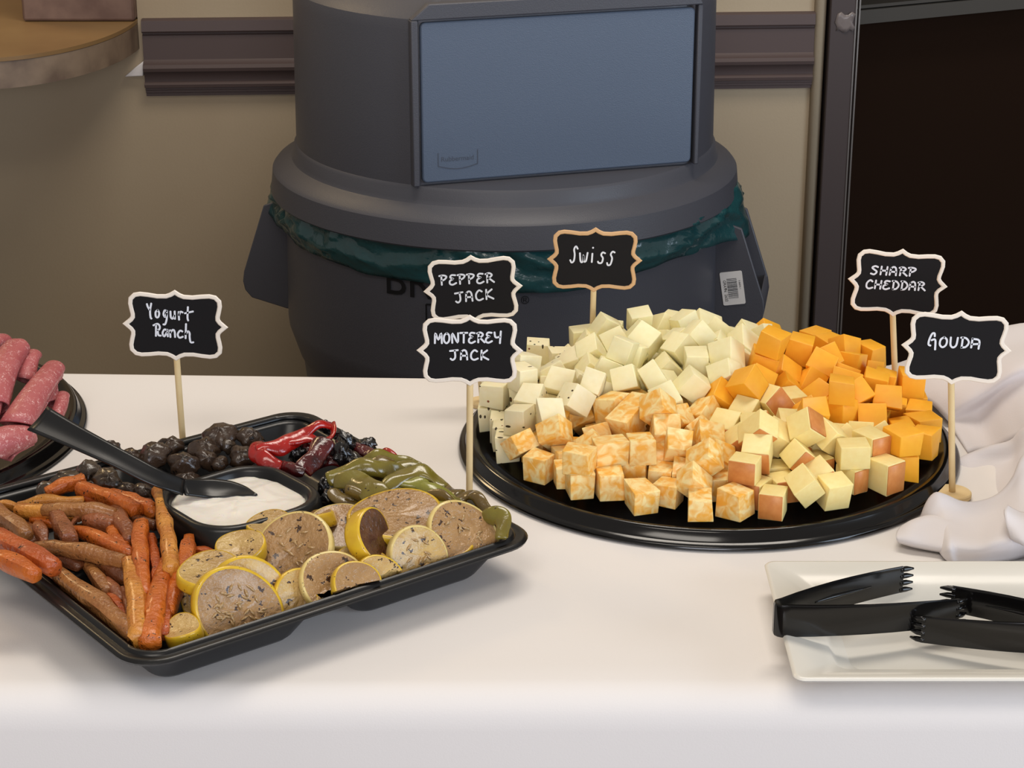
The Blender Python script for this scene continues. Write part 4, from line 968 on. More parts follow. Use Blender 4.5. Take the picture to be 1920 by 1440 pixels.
# ---------------------------------------------------------------- red peppers
rm = mat('roast_red_pepper', (176, 26, 18), .2, .55, var=((140, 18, 14), 45, .25), bump=(150, .45), coat=.5)
rm2 = mat('dark_red_pepper', (100, 22, 24), .2, .55, var=((44, 14, 14), 70, .22), bump=(170, .8), coat=.5)
ch = mat('charred_pepper_skin', (22, 19, 19), .2, .6, bump=(140, 1.0), coat=.5)
RP = [
 ([(482, 852, 52), (520, 838, 56), (572, 812, 60), (626, 794, 60)], 30, rm, 'long red pepper strip across the top of its heap'),
 ([(478, 840, 52), (488, 862, 50), (530, 872, 47)], 34, rm, 'red pepper piece folded down to the dip well'),
 ([(528, 838, 54), (578, 820, 58), (618, 820, 56), (628, 798, 58)], 22, rm, 'red pepper strip below the long one, torn edge'),
 ([(566, 884, 46), (588, 856, 52), (612, 836, 54)], 44, rm2, 'dark red blistered pepper piece in the heap middle'),
 ([(540, 872, 45), (556, 882, 45), (572, 888, 43)], 24, rm2, 'small dark red pepper piece by the dip well'),
 ([(660, 828, 50), (684, 846, 48), (700, 856, 46)], 26, rm2, 'dark red pepper piece near the right rim'),
 ([(700, 848, 44), (720, 852, 44), (744, 862, 40)], 18, rm, 'thin bright red pepper end at the right rim'),
 ([(560, 840, 46), (600, 860, 44), (650, 870, 42)], 52, rm2, 'wide dark pepper piece at the bottom of the heap'),
]
for i, (pts, wd, m_, lb) in enumerate(RP):
    P = [at(x, y, h/1000) for x, y, h in pts]
    V, F = strip(P, [wd*K*.8, wd*K*1.1, wd*K, wd*K*.8], .0036, (0, -.75, .66), curl=.12, m=22, k=8, wob=.010, seed=i*5.1 + 40)
    o = obj('red_pepper_strip', fit_tray(V), F, m_, loc=P[1]); subd(o, 1)
    tag(o, lb, 'red pepper', 'roasted red pepper pieces in the tray')
def lump(name, cen, r, sq_, amp, freq, seed, mt, rings=12, segs=18, tilt=None):
    V, F = [], []; rr = random.Random(seed); q = Quaternion(tilt if tilt else (rr.gauss(0, 1), rr.gauss(0, 1), rr.gauss(0, 1), rr.gauss(0, 1))).normalized()
    for j in range(1, rings):
        for i in range(segs):
            th, a = PI*j/rings, 2*PI*i/segs
            d = Vector((math.sin(th)*math.cos(a), math.sin(th)*math.sin(a), math.cos(th)))
            k = 1 + amp*noise.noise(d*freq + Vector((seed*2.3, 0, 0))) + amp*.6*noise.noise(d*freq*2.3 + Vector((0, seed*1.3, 0)))
            v = Vector((d.x*sq_[0], d.y*sq_[1], d.z*sq_[2]))*r*k
            V.append(cen + q @ v)
    for j in range(rings - 2):
        for i in range(segs): F.append((j*segs + i, j*segs + (i+1) % segs, (j+1)*segs + (i+1) % segs, (j+1)*segs + i))
    F += [tuple(range(segs)), tuple((rings-2)*segs + i for i in range(segs))]
    return obj(name, fit_tray(V), F, mt, loc=cen)
CH = [(648, 828, 50, 24, 'blackened pepper lump at the top of the red heap'), (640, 852, 48, 26, 'blackened glossy pepper lump facing the green peppers'), (690, 832, 47, 17, 'square charred pepper bit near the right rim'), (560, 850, 46, 20, 'charred pepper bit under the long red strip'), (612, 800, 55, 12, 'small charred bit at the tip of the long red strip'), (578, 808, 60, 10, 'charred patch of skin on top of the long red strip'), (606, 912, 44, 14, 'black curled skin between the dip well and green peppers'), (616, 938, 42, 18, 'black skin strip hanging beside the dip well'), (664, 866, 44, 20, 'charred lump low behind the green peppers')]
for i, (x, y, h, r, lb) in enumerate(CH):
    o = lump('charred_pepper_skin', at(x, y, h/1000), r*K, (1.15, .9, .75), .55, 2.1, i + 50, ch, 14, 22)
    tag(o, lb, 'charred pepper', 'charred bits of pepper in the tray')

# ---------------------------------------------------------------- mushrooms
mm = mat('roast_mushroom', (50, 36, 28), .3, .45, var=((72, 54, 40), 50, .3), bump=(150, .7), coat=.35); add_specks(mm, (22, 18, 16), 150, .25, .4)
mm2 = mat('brown_mushroom', (78, 62, 46), .28, .5, var=((50, 40, 32), 60, .3), bump=(150, .7), coat=.35); add_specks(mm2, (24, 19, 16), 150, .25, .4)
def mushroom(cen, r, nrm, mt, seed):
    """half-closed cap with a stub of stem"""
    nrm = Vector(nrm).normalized(); q = Vector((0, 0, 1)).rotation_difference(nrm); rr = random.Random(seed)
    prof = [(.02, .62), (.3, .58), (.6, .45), (.85, .20), (.97, -.05), (.99, -.22), (.90, -.34), (.72, -.30), (.45, -.22), (.34, -.30), (.31, -.62), (.22, -.70), (.02, -.70)]
    n = 22; V, F = [], []
    sx, sy = rr.uniform(.88, 1.12), rr.uniform(.8, 1.0)
    for pr, pz in prof:
        for i in range(n):
            a = 2*PI*i/n; d = Vector((math.cos(a), math.sin(a), pz))
            k = 1 + .36*noise.noise(d*1.6 + Vector((seed*3.1, 0, 0))) + .16*noise.noise(d*4.5 + Vector((0, seed, 0)))
            V.append(cen + q @ (Vector((pr*math.cos(a)*sx, pr*math.sin(a)*sy, pz*.9))*r*k))
    for j in range(len(prof) - 1):
        for i in range(n): F.append((j*n + i, j*n + (i+1) % n, (j+1)*n + (i+1) % n, (j+1)*n + i))
    F += [tuple(range(n)), tuple((len(prof)-1)*n + i for i in range(n))]
    return obj('mushroom', fit_tray(V), F, mt, loc=cen)
MU = [(288, 852, 48, 36, (-.2, -.4, .8), mm, 'large dark mushroom behind the spoon handle'), (344, 868, 46, 34, (.1, -.5, .8), mm, 'glossy dark mushroom just behind the dip well'), (384, 842, 47, 31, (.2, -.3, .9), mm, 'dark mushroom between the high one and the dip well'),
 (412, 816, 50, 36, (0, -.4, .9), mm, 'highest rounded mushroom near the back rim'), (388, 862, 45, 26, (.3, -.6, .6), mm, 'small wet mushroom behind the dip well'), (452, 856, 46, 28, (0, -.5, .8), mm, 'mushroom touching the red pepper fold'), (470, 820, 48, 28, (.4, -.3, .8), mm, 'upright mushroom left of the red peppers'),
 (430, 838, 46, 18, (.6, -.5, .4), mm2, 'small grey brown mushroom piece in the centre'), (200, 842, 47, 28, (-.1, -.2, .9), mm, 'mushroom at the back left beyond the spoon handle'), (247, 858, 46, 24, (.2, -.4, .9), mm, 'mushroom partly under the spoon handle'),
 (162, 884, 46, 30, (-.3, -.3, .9), mm2, 'brown mushroom left of the spoon, near the back rim'), (202, 902, 46, 32, (.2, -.5, .8), mm2, 'speckled mushroom in front of the spoon handle'), (118, 902, 44, 32, (-.5, -.2, .8), mm2, 'wedge of mushroom behind the leftmost orange carrot'),
 (236, 918, 42, 24, (.1, -.4, .9), mm, 'mushroom tucked under the spoon near the carrots'), (412, 868, 43, 18, (.1, -.5, .8), mm, 'little mushroom at the dip well edge'), (84, 918, 42, 24, (-.5, -.2, .8), mm2, 'thin mushroom slice at the left end of the row'),
 (268, 922, 41, 22, (.3, -.4, .8), mm, 'dark mushroom between carrots and dip well'), (320, 836, 42, 26, (0, -.2, 1), mm, 'mushroom low at the back rim'), (490, 840, 42, 24, (0, -.2, 1), mm, 'mushroom low under the red strip'), (180, 915, 38, 30, (0, -.2, 1), mm, 'mushroom deep behind the back carrots'), (350, 900, 38, 24, (0, -.2, 1), mm, 'mushroom deep under the spoon neck')]
for i, (x, y, h, r, nr_, m_, lb) in enumerate(MU):
    tag(mushroom(at(x, y, h/1000 - .004), r*K*1.02, nr_, m_, i + 3), lb, 'mushroom', 'roasted mushrooms in the tray')
# ================================================================== salami platter
SX, SY = -0.5495, 1.572
V, F = lathe(plat_prof, (SX, SY, T), 128)
tag(obj('serving_platter', V, F, M['black'], loc=(SX, SY, T), angle=50), 'round black plastic platter of salami at the left edge', 'platter')
sm = mat('salami_slice', (190, 108, 108), .45, .4, var=((170, 84, 86), 45, .3), bump=(200, .25), sss=.1); add_specks(sm, (214, 160, 158), 330, .36, .42, rand=False); add_specks(sm, (220, 172, 168), 190, .26, .22, rand=False)
def roll(a, b, ra, rb, flat, lab_, seed, turns=1.18):
    """a round slice rolled up: open spiral sheet from a (closed end) to b (open mouth)"""
    ax = (b - a).normalized(); s = ax.cross(Vector((0, -.5, 1))).normalized(); u = s.cross(ax).normalized()
    m, n = 12, 26; V, F = [], []
    for i in range(m + 1):
        t = i/m; c = a.lerp(b, t) + u*(.006*math.sin(PI*t)*(1 if seed % 2 else .4)) + s*(.004*math.sin(3*t + seed)); r = ra + (rb - ra)*t
        r *= (1 - .6*(1 - t/.10)**2) if t < .10 else 1.0
        for k in range(n + 1):
            q = k/n; an = -2.4 + 2*PI*turns*q; rr_ = r*(1 - .16*q) * (1 + .16*noise.noise(Vector((seed, t*2.2, q*3))))
            e = .006*math.sin(q*7 + seed)*(t**3)
            V.append(c + s*(math.cos(an)*rr_) + u*(math.sin(an)*rr_*flat) + ax*(e + (.010*math.cos(an - 1.2)*t**2)))
    for i in range(m):
        for k in range(n): F.append((i*(n+1) + k, i*(n+1) + k + 1, (i+1)*(n+1) + k + 1, (i+1)*(n+1) + k))
    o = obj('salami_slice', V, F, sm, loc=a.lerp(b, .5)); solid(o, .0014, 0)
    return tag(o, lab_, 'salami slice', 'rolled salami slices on the left platter')
K2 = 1.62/F_PX
SAL = [
 ((40, 642, .062), (-24, 770, .044), 27, 44, .72, 'largest salami roll, highest on the platter'),
 ((76, 664, .048), (36, 712, .042), 15, 20, .72, 'small salami roll right of the largest'),
 ((104, 684, .044), (34, 796, .036), 20, 34, .74, 'salami roll with its dark mouth facing the spoon'),
 ((90, 722, .034), (60, 772, .032), 13, 21, .72, 'short salami roll behind the spoon end'),
 ((116, 702, .030), (92, 758, .028), 13, 15, .72, 'slim salami roll with a small open mouth'),
 ((127, 742, .024), (98, 780, .024), 12, 13, .72, 'rightmost slim salami roll low on the platter'),
 ((50, 812, .030), (-20, 850, .028), 26, 40, .74, 'wide salami fold near the platter front rim'),
 ((6, 636, .048), (-40, 690, .046), 20, 26, .72, 'salami roll at the left edge behind the largest'),
 ((0, 736, .044), (-60, 830, .036), 36, 44, .72, 'salami roll at the picture edge under the largest'),
]
for i, (p, q, r1, r2, fl_, lb) in enumerate(SAL):
    roll(at(*p), at(*q), r1*K2, r2*K2, fl_, lb, i*1.7)

# ================================================================== little chalkboard signs
OUT = [(0, .70), (.07, .655), (.18, .612), (.38, .605), (.58, .632), (.74, .645), (.84, .625), (.905, .56), (.915, .47), (.895, .36), (.868, .24), (.868, .15), (.92, .07), (1.0, 0)]
def full_outline(s=1.0):
    q = [(x, y) for x, y in OUT]
    # smooth the corner a little
    pts = q + [(x, -y) for x, y in q[::-1][1:]] + [(-x, -y) for x, y in q[1:]] + [(-x, y) for x, y in q[::-1][1:-1]]
    return pts
def offset_outline(pts, d):
    n = len(pts); out = []
    for i in range(n):
        a, b, c = Vector(pts[i-1]), Vector(pts[i]), Vector(pts[(i+1) % n])
        e1, e2 = (b - a).normalized(), (c - b).normalized()
        n1, n2 = Vector((e1.y, -e1.x)), Vector((e2.y, -e2.x)); m = (n1 + n2).normalized(); k = max(.55, m.dot(n1))
        out.append(tuple(b - m*d/k*1.0))
    return out
G = {
'P': [[(.18, 0), (.2, .95)], [(-.1, .95), (.45, 1), (.85, .85), (.6, .58), (.2, .45)]],
'E': [[(.85, .95), (.35, .98), (.15, .75), (.55, .58)], [(.5, .57), (.1, .4), (.05, .1), (.4, -.02), (.9, .15)]],
'R': [[(.15, 0), (.2, .95)], [(-.05, .9), (.45, 1), (.8, .8), (.5, .55), (.2, .45)], [(.35, .5), (1.05, .02)]],
'J': [[(-.05, .9), (.95, 1)], [(.55, .95), (.6, .25), (.3, -.02), (.02, .12)]],
'A': [[(.05, 0), (.12, .85)], [(.1, .8), (.45, 1), (.75, .8), (.85, 0)], [(.1, .42), (.8, .42)]],
'C': [[(.85, .85), (.5, 1), (.12, .65), (.12, .2), (.45, 0), (.95, .15)]],
'K': [[(.15, 1), (.12, 0)], [(.85, 1), (.18, .48), (1.0, .02)]],
'M': [[(.02, 0), (.1, 1), (.5, .35), (.88, 1), (.98, 0)]],
'O': [[(.5, 1), (.15, .75), (.12, .25), (.45, 0), (.8, .25), (.82, .75), (.5, 1)]],
'N': [[(.08, 0), (.1, .95), (.82, .05), (.88, 1)]],
'T': [[(-.02, .98), (1.02, 1)], [(.5, .98), (.48, 0)]],
'Y': [[(.05, 1), (.2, .5), (.8, .55)], [(.92, 1.1), (.8, -.1)]],
'S': [[(.88, .9), (.5, 1), (.15, .8), (.45, .58), (.78, .35), (.5, .02), (.05, .1)]],
'H': [[(.12, 1), (.1, 0)], [(.85, 1), (.82, 0)], [(.1, .5), (.85, .52)]],
'D': [[(.2, 1), (.2, 0)], [(-.02, .98), (.55, .95), (.92, .55), (.65, .1), (.15, .0)]],
'U': [[(.05, 1), (.12, .25), (.42, 0), (.75, .25), (.82, 1)]],
'G': [[(.62, 1.05), (.55, 1.35), (.3, 1.3), (.08, .75), (.05, .25), (.3, .12)], [(.30, .66), (.72, .72), (.85, -.25)]],
'A2': [[(.08, 0), (.1, .95)], [(.1, .9), (.85, .75), (.9, -.08)], [(.1, .35), (.85, .42)]],
'y1': [[(0, 1), (.12, .8), (.42, .55)], [(.72, 1.05), (.5, .5), (.55, .0), (.72, -.12)]],
'o': [[(.5, .6), (.15, .42), (.2, .08), (.55, .05), (.75, .35), (.5, .6)]],
'g': [[(.75, .55), (.4, .62), (.2, .32), (.45, .12), (.75, .4)], [(.78, .6), (.72, 0), (.45, -.42), (.1, -.45)]],
'u': [[(.1, .6), (.15, .15), (.45, .05), (.75, .3)], [(.8, .62), (.82, .02)]],
'r': [[(.2, .62), (.25, 0)], [(.25, .35), (.5, .62), (.9, .58)]],
't': [[(.5, 1.05), (.4, .25), (.5, 0)], [(-.05, .55), (1.35, .72)]],
'Rr': [[(.25, 0), (.3, .95)], [(-.1, .9), (.5, 1.05), (.8, .85), (.75, .6), (.45, .52)], [(.5, .5), (.6, .1), (.95, .05)]],
'a': [[(.75, .55), (.4, .62), (.12, .3), (.35, .03), (.75, .4)], [(.8, .62), (.85, .02)]],
'n': [[(.12, .62), (.15, 0)], [(.15, .38), (.5, .64), (.75, .5), (.8, .02)]],
'c': [[(.8, .55), (.45, .62), (.12, .3), (.35, .02), (.85, .12)]],
'h': [[(.25, 1.25), (.15, .0)], [(.16, .35), (.5, .62), (.72, .45), (.72, .1), (.85, -.3), (1.25, -.3)]],
'Sb': [[(.95, .88), (.7, 1.05), (.45, .85), (.55, .5), (.45, .1), (.15, -.02), (-.05, .15)]],
'w': [[(.0, .62), (.12, .08), (.4, .05), (.52, .5), (.55, .1), (.85, .1), (1.05, .65)]],
'i': [[(.45, .6), (.4, .02)], [(.5, .95), (.53, 1.0)]],
's': [[(.95, .62), (.6, .68), (.4, .5), (.65, .3), (.5, 0), (.1, -.02), (-.02, .08)]],
's2': [[(1.0, .68), (.7, .74), (.45, .55), (.65, .3), (.45, -.1), (.1, -.15), (-.02, .0)]],
}
def sign(cx_, cy_, wpx, hscale, rot, bx_, by_, Y, zbase, lines, frame, label, lean=0.0, base_r=.0145):
    """cx,cy: board centre in the photograph; upright board standing at distance Y"""
    c = aty(cx_, cy_, Y); s = wpx*((c - cam.location).length)/F_PX/2
    b = aty(bx_, by_, Y); b.z = T + zbase
    root = empty('chalkboard_sign', b, label, 'sign')
    X = Vector((math.cos(rot), 0, math.sin(rot))); Z = Vector((-math.sin(rot), lean, math.cos(rot))).normalized(); N = Vector((0, -1, 0))
    def P(u, v, d): return c + X*(u*s) + Z*(v*s*hscale) + N*d
    po_ = full_outline(); n = len(po_)
    bord = offset_outline(po_, .022); inn = offset_outline(po_, .078); inn2 = offset_outline(po_, .096)
    V = [P(u, v, -.0011) for u, v in po_] + [P(u, v, .0009) for u, v in po_] + [P(u, v, .0015) for u, v in bord] + [P(u, v, .0013) for u, v in inn] + [P(u, v, .0004) for u, v in inn2]
    F = [tuple(range(n))]
    for j in range(4):
        for i in range(n): F.append((j*n + i, j*n + (i+1) % n, (j+1)*n + (i+1) % n, (j+1)*n + i))
    F.append(tuple(4*n + i for i in range(n)))
    obj('frame', V, F, frame, root, angle=35)
    pan = offset_outline(po_, .086)
    V = [P(u, v, .0003) for u, v in pan] + [P(u, v, .0009) for u, v in pan]
    obj('blackboard', V, [tuple(range(n)), tuple(range(n, 2*n))] + [(i, (i+1) % n, n + (i+1) % n, n + i) for i in range(n)], M['chalk'], root, smooth=False)
    # handwriting: flat round-ended chalk strokes
    V, F = [], []
    for word, xa, xb, ya, yb, hgt, gap in lines:
        k = len(word); wl_ = (xb - xa)/k
        for i, g in enumerate(word):
            x0 = xa + wl_*i; y0 = ya + (yb - ya)*i/max(1, k - 1); wd = wl_*gap
            for stp in G[g]:
                pts = [Vector((x0 + p[0]*wd, y0 + p[1]*hgt, 0)) for p in stp]
                if len(pts) > 2: pts = catmull(pts, 4*(len(pts) - 1))
                r = .0205; b0 = len(V); m = len(pts); row = []
                for j, p in enumerate(pts):
                    t = (pts[min(j+1, m-1)] - pts[max(j-1, 0)]).normalized(); nn2 = Vector((-t.y, t.x, 0))*r
                    e = t*r*.6
                    if j == 0: V += [P(*(p - e + nn2*.5)[:2], .00128), P(*(p - e - nn2*.5)[:2], .00128)]
                    V += [P(*(p + nn2)[:2], .00128), P(*(p - nn2)[:2], .00128)]
                    if j == m - 1: V += [P(*(p + e + nn2*.5)[:2], .00128), P(*(p + e - nn2*.5)[:2], .00128)]
                for j in range(m + 1): F.append((b0 + 2*j, b0 + 2*j + 2, b0 + 2*j + 3, b0 + 2*j + 1))
    o = obj('lettering', V, F, M['ink'], root, smooth=False); solid(o, .0003, 0)
    bt = P(0, -.69, -.0004); top = P(0, -.60, -.0022)
    V, F = tube([(b.x, b.y, b.z + .003), tuple(bt.lerp(b, .5)), (bt.x, bt.y + .0018, bt.z), (top.x, top.y + .0012, top.z)], .0025, 8, 8, 3.0, False)
    obj('stick', V, F, M['wood'], root)
    V, F = lathe([(.0005, 0), (base_r - .0006, 0), (base_r, .0006), (base_r, .0034), (base_r - .0008, .0042), (.0005, .0042)], b, 36); obj('base', V, F, M['wood'], root, angle=40)
    return root
R_ = math.radians
sign(329, 610, 171, 1.0, R_(-2.2), 347, 880, 1.508, 0, [(['y1', 'o', 'g', 'u', 'r', 't'], -.60, .38, .18, .13, .30, .80), (['Rr', 'a', 'n', 'c', 'h'], -.46, .36, -.25, -.28, .27, .95)], M['cream'], 'chalkboard sign reading Yogurt Ranch, standing behind the vegetable tray')
sign(887, 541, 163, 1.0, R_(3.6), 905, 762, 1.642, 0, [('PEPPER', -.74, .52, .14, .13, .23, .85), ('JACK', -.42, .50, -.30, -.27, .24, .82)], M['cream'], 'chalkboard sign reading Pepper Jack, above the Monterey Jack sign', base_r=.0115)
sign(881, 657, 175, 1.0, R_(-0.3), 880, 952, 1.4291, 0, [('MONTEREY', -.75, .70, .17, .20, .23, .86), ('JACK', -.42, .44, -.20, -.20, .22, .82)], M['cream'], 'chalkboard sign reading Monterey Jack, nearest the vegetable tray corner')
sign(1115, 487, 156, 1.0, R_(-1.0), 1108, 720, 1.692, .0062, [(['Sb', 'w', 'i', 's', 's2'], -.58, .52, -.06, -.06, .38, .80)], M['tanwood'], 'tan framed chalkboard sign reading Swiss, behind the heap of cheese', base_r=.0150)
sign(1683, 530, 162, 1.0, R_(-4.8), 1679, 785, 1.612, .0062, [('SHARP', -.66, .42, .16, .19, .20, .84), ('CHEDDAR', -.72, .66, -.18, -.13, .20, .86)], M['cream'], 'chalkboard sign reading Sharp Cheddar, behind the orange cubes', base_r=.0150)
sign(1793, 652, 178, 1.0, R_(-3.4), 1785, 928, 1.447, .0015, [(['G', 'O', 'U', 'D', 'A2'], -.60, .50, .0, .03, .22, .86)], M['cream'], 'chalkboard sign reading Gouda, its wooden foot on the white napkin')

# ================================================================== plate and tongs
p0, p1 = at(1450, 1056, .02), at(1500, 1279, .02)
PL0, PLW, PLD = p1.x - .0005, .235, p0.y - p1.y
PCX, PCY = PL0 + PLW/2 - .003, (p0.y + p1.y)/2
def pl_loop(hx, hy, r, z): return [(PCX + x, PCY + y, T + z) for x, y in rrect(hx, hy, r, 6)]
hx, hy = PLW/2, PLD/2
ls = [pl_loop(hx - .052, hy - .052, .012, .0), pl_loop(hx - .05, hy - .05, .013, .002), pl_loop(hx - .010, hy - .010, .006, .0145), pl_loop(hx - .0008, hy - .0008, .007, .0195), pl_loop(hx, hy, .007, .0208), pl_loop(hx - .0008, hy - .0008, .007, .0220), pl_loop(hx - .0025, hy - .0025, .006, .0222), pl_loop(hx - .030, hy - .030, .010, .0125), pl_loop(hx - .0335, hy - .0335, .014, .0075), pl_loop(hx - .037, hy - .037, .014, .0050), pl_loop(hx - .042, hy - .042, .012, .0042)]
n = len(ls[0]); V = sum(ls, []); F = []
for j in range(len(ls) - 1):
    for i in range(n): F.append((j*n + i, j*n + (i+1) % n, (j+1)*n + (i+1) % n, (j+1)*n + i))
F += [tuple(range(n)), tuple((len(ls)-1)*n + i for i in range(n))]
tag(obj('square_plate', V, F, M['porcelain'], loc=(PCX, PCY, T), angle=50), 'white square porcelain plate holding two black tongs', 'plate')
def tongs(bend, tipA, tipB, hb, ht, label, zb=.0, zA=None, zB=None):
    """two upright blades from a U bend to toothed tips; tips in world xy, blade height hb -> ht"""
    root = empty('tongs', bend, label, 'tongs', 'black plastic tongs on the plate')
    bend = Vector(bend); tips = [Vector(tipA), Vector(tipB)]
    names = 'arm'
    ctr = bend; dirs = [(t - bend) for t in tips]
    d0 = ((dirs[0].normalized() + dirs[1].normalized())).normalized()
    th = .0018; rb_ = .0052
    side = Vector((-d0.y, d0.x, 0))
    sgn = 1 if dirs[0].dot(side) > dirs[1].dot(side) else -1
    for k, t in enumerate(tips):
        sd = side*(sgn if k == 0 else -sgn)
        st_ = bend + sd*rb_
        path = [bend + sd*rb_*math.sin(a) - d0*rb_*(math.cos(a)) for a in (0, .5, 1.0)] + [st_ + d0*.002]
        L = (t - st_).length
        path += [st_.lerp(t, f) + sd*(.0035*math.sin(PI*f)) for f in (.15, .3, .45, .6, .75, .88, 1.0)]
        V, F = [], []; m = len(path)
        prof = [(0, -1), (.12, -1), (.2, -.55), (.5, -.45), (.8, -.55), (.88, -1), (1, -1)]
        for i, p in enumerate(path):
            tg = (path[min(i+1, m-1)] - path[max(i-1, 0)]).normalized(); nr2 = Vector((-tg.y, tg.x, 0)); nr2.z = 0; nr2.normalize()
            f = max(0, (i - 3))/(m - 4); h = hb + (ht - hb)*f; z0 = p.z
            for q in (0, .08, .92, 1.0):
                z = z0 + h*q
                for e in (th, -th):
                    ee = e*(.6 if q in (0, 1.0) else 1)
                    V.append(Vector((p.x, p.y, z)) + nr2*ee*.6)
        # order each section as a loop: front column up, back column down
        sec = [0, 2, 4, 6, 7, 5, 3, 1]
        W_ = []
        for i in range(m):
            W_ += [V[i*8 + s_] for s_ in sec]
        for i in range(m - 1):
            for s_ in range(8): F.append((i*8 + s_, i*8 + (s_+1) % 8, (i+1)*8 + (s_+1) % 8, (i+1)*8 + s_))
        F += [tuple(range(8)), tuple((m-1)*8 + s_ for s_ in range(8))]
        obj('arm', W_, F, M['black'], root, angle=50)
        # stiffening rib along the inside of the blade
        ra, rb2 = path[5], path[8]; zr = lambda p, f: Vector((p.x, p.y, p.z + (hb + (ht - hb)*f)*.5)) - sd*th*.55
        V, F = tube([zr(ra, .25), zr(path[6], .45), zr(rb2, .72)], [.0007, .0018, .0006], 8, 8, flat=1.0); obj('rib', V, F, M['black'], root)
        tg = (path[-1] - path[-2]).normalized(); parts = []
        for j in range(4):
            z = path[-1].z + ht*(.10 + .265*j); p = Vector((path[-1].x, path[-1].y, z))
            inw = -sd*.0022
            parts.append(tube([p - tg*.002, p + tg*.003 + inw*.3, p + tg*.0075 + inw], [.0021, .0019, .0007], 8, 4))
        V, F = join(*parts); obj('teeth', V, F, M['black'], root)
    return root
# left pair: bend at the left rim, jaws to the right
bl = at(1462, 1192, .0215); bl = at(1466, 1188, .0205)
ta = at(1690, 1110, .016); tb_ = at(1795, 1172, .0135)
tongs(bl, ta, tb_, .0225, .0190, 'black tongs whose bend hangs over the plate left edge')
# right pair: bend out of the picture to the right, jaws to the left
br = at(2040, 1222, .017); tc_ = at(1782, 1146, .016); td = at(1726, 1204, .010)
tongs(br, tc_, td, .0225, .0185, 'black tongs reaching in from the right, jaws open to the left')

# ================================================================== white napkin bunched beside the platter
ns = []
def sheet(rows, nu=26, nv=22):
    """smooth sheet through rows of points"""
    if max(p.x for p in rows[0]) > .36:            # towards the right the cloth comes down to the table
        rows = [r + [Vector((r[-1].x + .03, r[-1].y, (r[-1].z + T)/2)), Vector((r[-1].x + .045, r[-1].y, T + .002))] for r in rows]
    R2 = [catmull(r, nu) for r in rows]; V, F = [], []
    colsP = [catmull([R2[j][i] for j in range(len(R2))], nv) for i in range(nu + 1)]
    for i in range(nu + 1): V += colsP[i]
    for i in range(nu):
        for j in range(nv): F.append((i*(nv+1) + j, i*(nv+1) + j + 1, (i+1)*(nv+1) + j + 1, (i+1)*(nv+1) + j))
    return V, F
def w3(x, y, h): return Vector((x, y, T + h))
# A: the big swell at the back, hollow where it turns down behind the platter
ns.append(sheet([
 [w3(.300, 1.722, .001), w3(.335, 1.722, .006), w3(.37, 1.722, .020), w3(.41, 1.722, .036), w3(.46, 1.722, .046), w3(.53, 1.722, .04)],
 [w3(.306, 1.690, .006), w3(.340, 1.690, .018), w3(.375, 1.690, .034), w3(.41, 1.690, .048), w3(.46, 1.690, .056), w3(.53, 1.690, .05)],
 [w3(.328, 1.655, .010), w3(.352, 1.652, .024), w3(.380, 1.648, .036), w3(.412, 1.645, .050), w3(.46, 1.645, .060), w3(.53, 1.645, .055)],
 [w3(.347, 1.618, .012), w3(.364, 1.612, .026), w3(.386, 1.608, .040), w3(.412, 1.604, .056), w3(.45, 1.60, .064), w3(.53, 1.60, .055)],
 [w3(.356, 1.596, .008), w3(.370, 1.590, .021), w3(.388, 1.586, .034), w3(.412, 1.578, .056), w3(.45, 1.574, .064), w3(.53, 1.574, .055)],
 [w3(.360, 1.590, .004), w3(.372, 1.592, .009), w3(.388, 1.594, .017), w3(.408, 1.580, .040), w3(.44, 1.566, .052), w3(.53, 1.566, .05)],
 [w3(.362, 1.570, .002), w3(.372, 1.574, .003), w3(.386, 1.575, .006), w3(.402, 1.562, .024), w3(.43, 1.548, .040), w3(.53, 1.548, .04)],
 [w3(.364, 1.535, .001), w3(.372, 1.540, .001), w3(.386, 1.540, .002), w3(.401, 1.530, .016), w3(.43, 1.520, .030), w3(.53, 1.52, .03)]], 30, 34))
# B: folded tongue behind the sign's foot
def q_(px, py, Y): return aty(px, py, Y)
ns.append(sheet([
 [q_(1804, 866, 1.548), q_(1824, 857, 1.552), q_(1858, 843, 1.556), q_(1892, 833, 1.556), q_(1925, 805, 1.556), q_(2000, 780, 1.556)],
 [q_(1793, 864, 1.524), q_(1813, 853, 1.526), q_(1855, 838, 1.528), q_(1894, 828, 1.530), q_(1925, 800, 1.532), q_(2000, 776, 1.534)],
 [q_(1793, 866, 1.517), q_(1814, 860, 1.517), q_(1856, 862, 1.518), q_(1896, 860, 1.518), q_(1925, 826, 1.518), q_(2000, 800, 1.52)],
 [q_(1796, 874, 1.512), q_(1818, 874, 1.509), q_(1858, 878, 1.508), q_(1898, 866, 1.508), q_(1926, 842, 1.508), q_(2000, 815, 1.51)],
 [q_(1812, 904, 1.496), q_(1828, 906, 1.489), q_(1860, 903, 1.484), q_(1898, 884, 1.482), q_(1926, 862, 1.482), q_(2000, 840, 1.482)],
 [q_(1824, 928, 1.482), q_(1838, 932, 1.470), q_(1864, 928, 1.460), q_(1897, 908, 1.456), q_(1928, 892, 1.454), q_(2000, 880, 1.454)],
 [q_(1830, 944, 1.470), q_(1844, 950, 1.456), q_(1866, 950, 1.446), q_(1896, 940, 1.440), q_(1930, 930, 1.438), q_(2000, 920, 1.438)]], 30, 26))
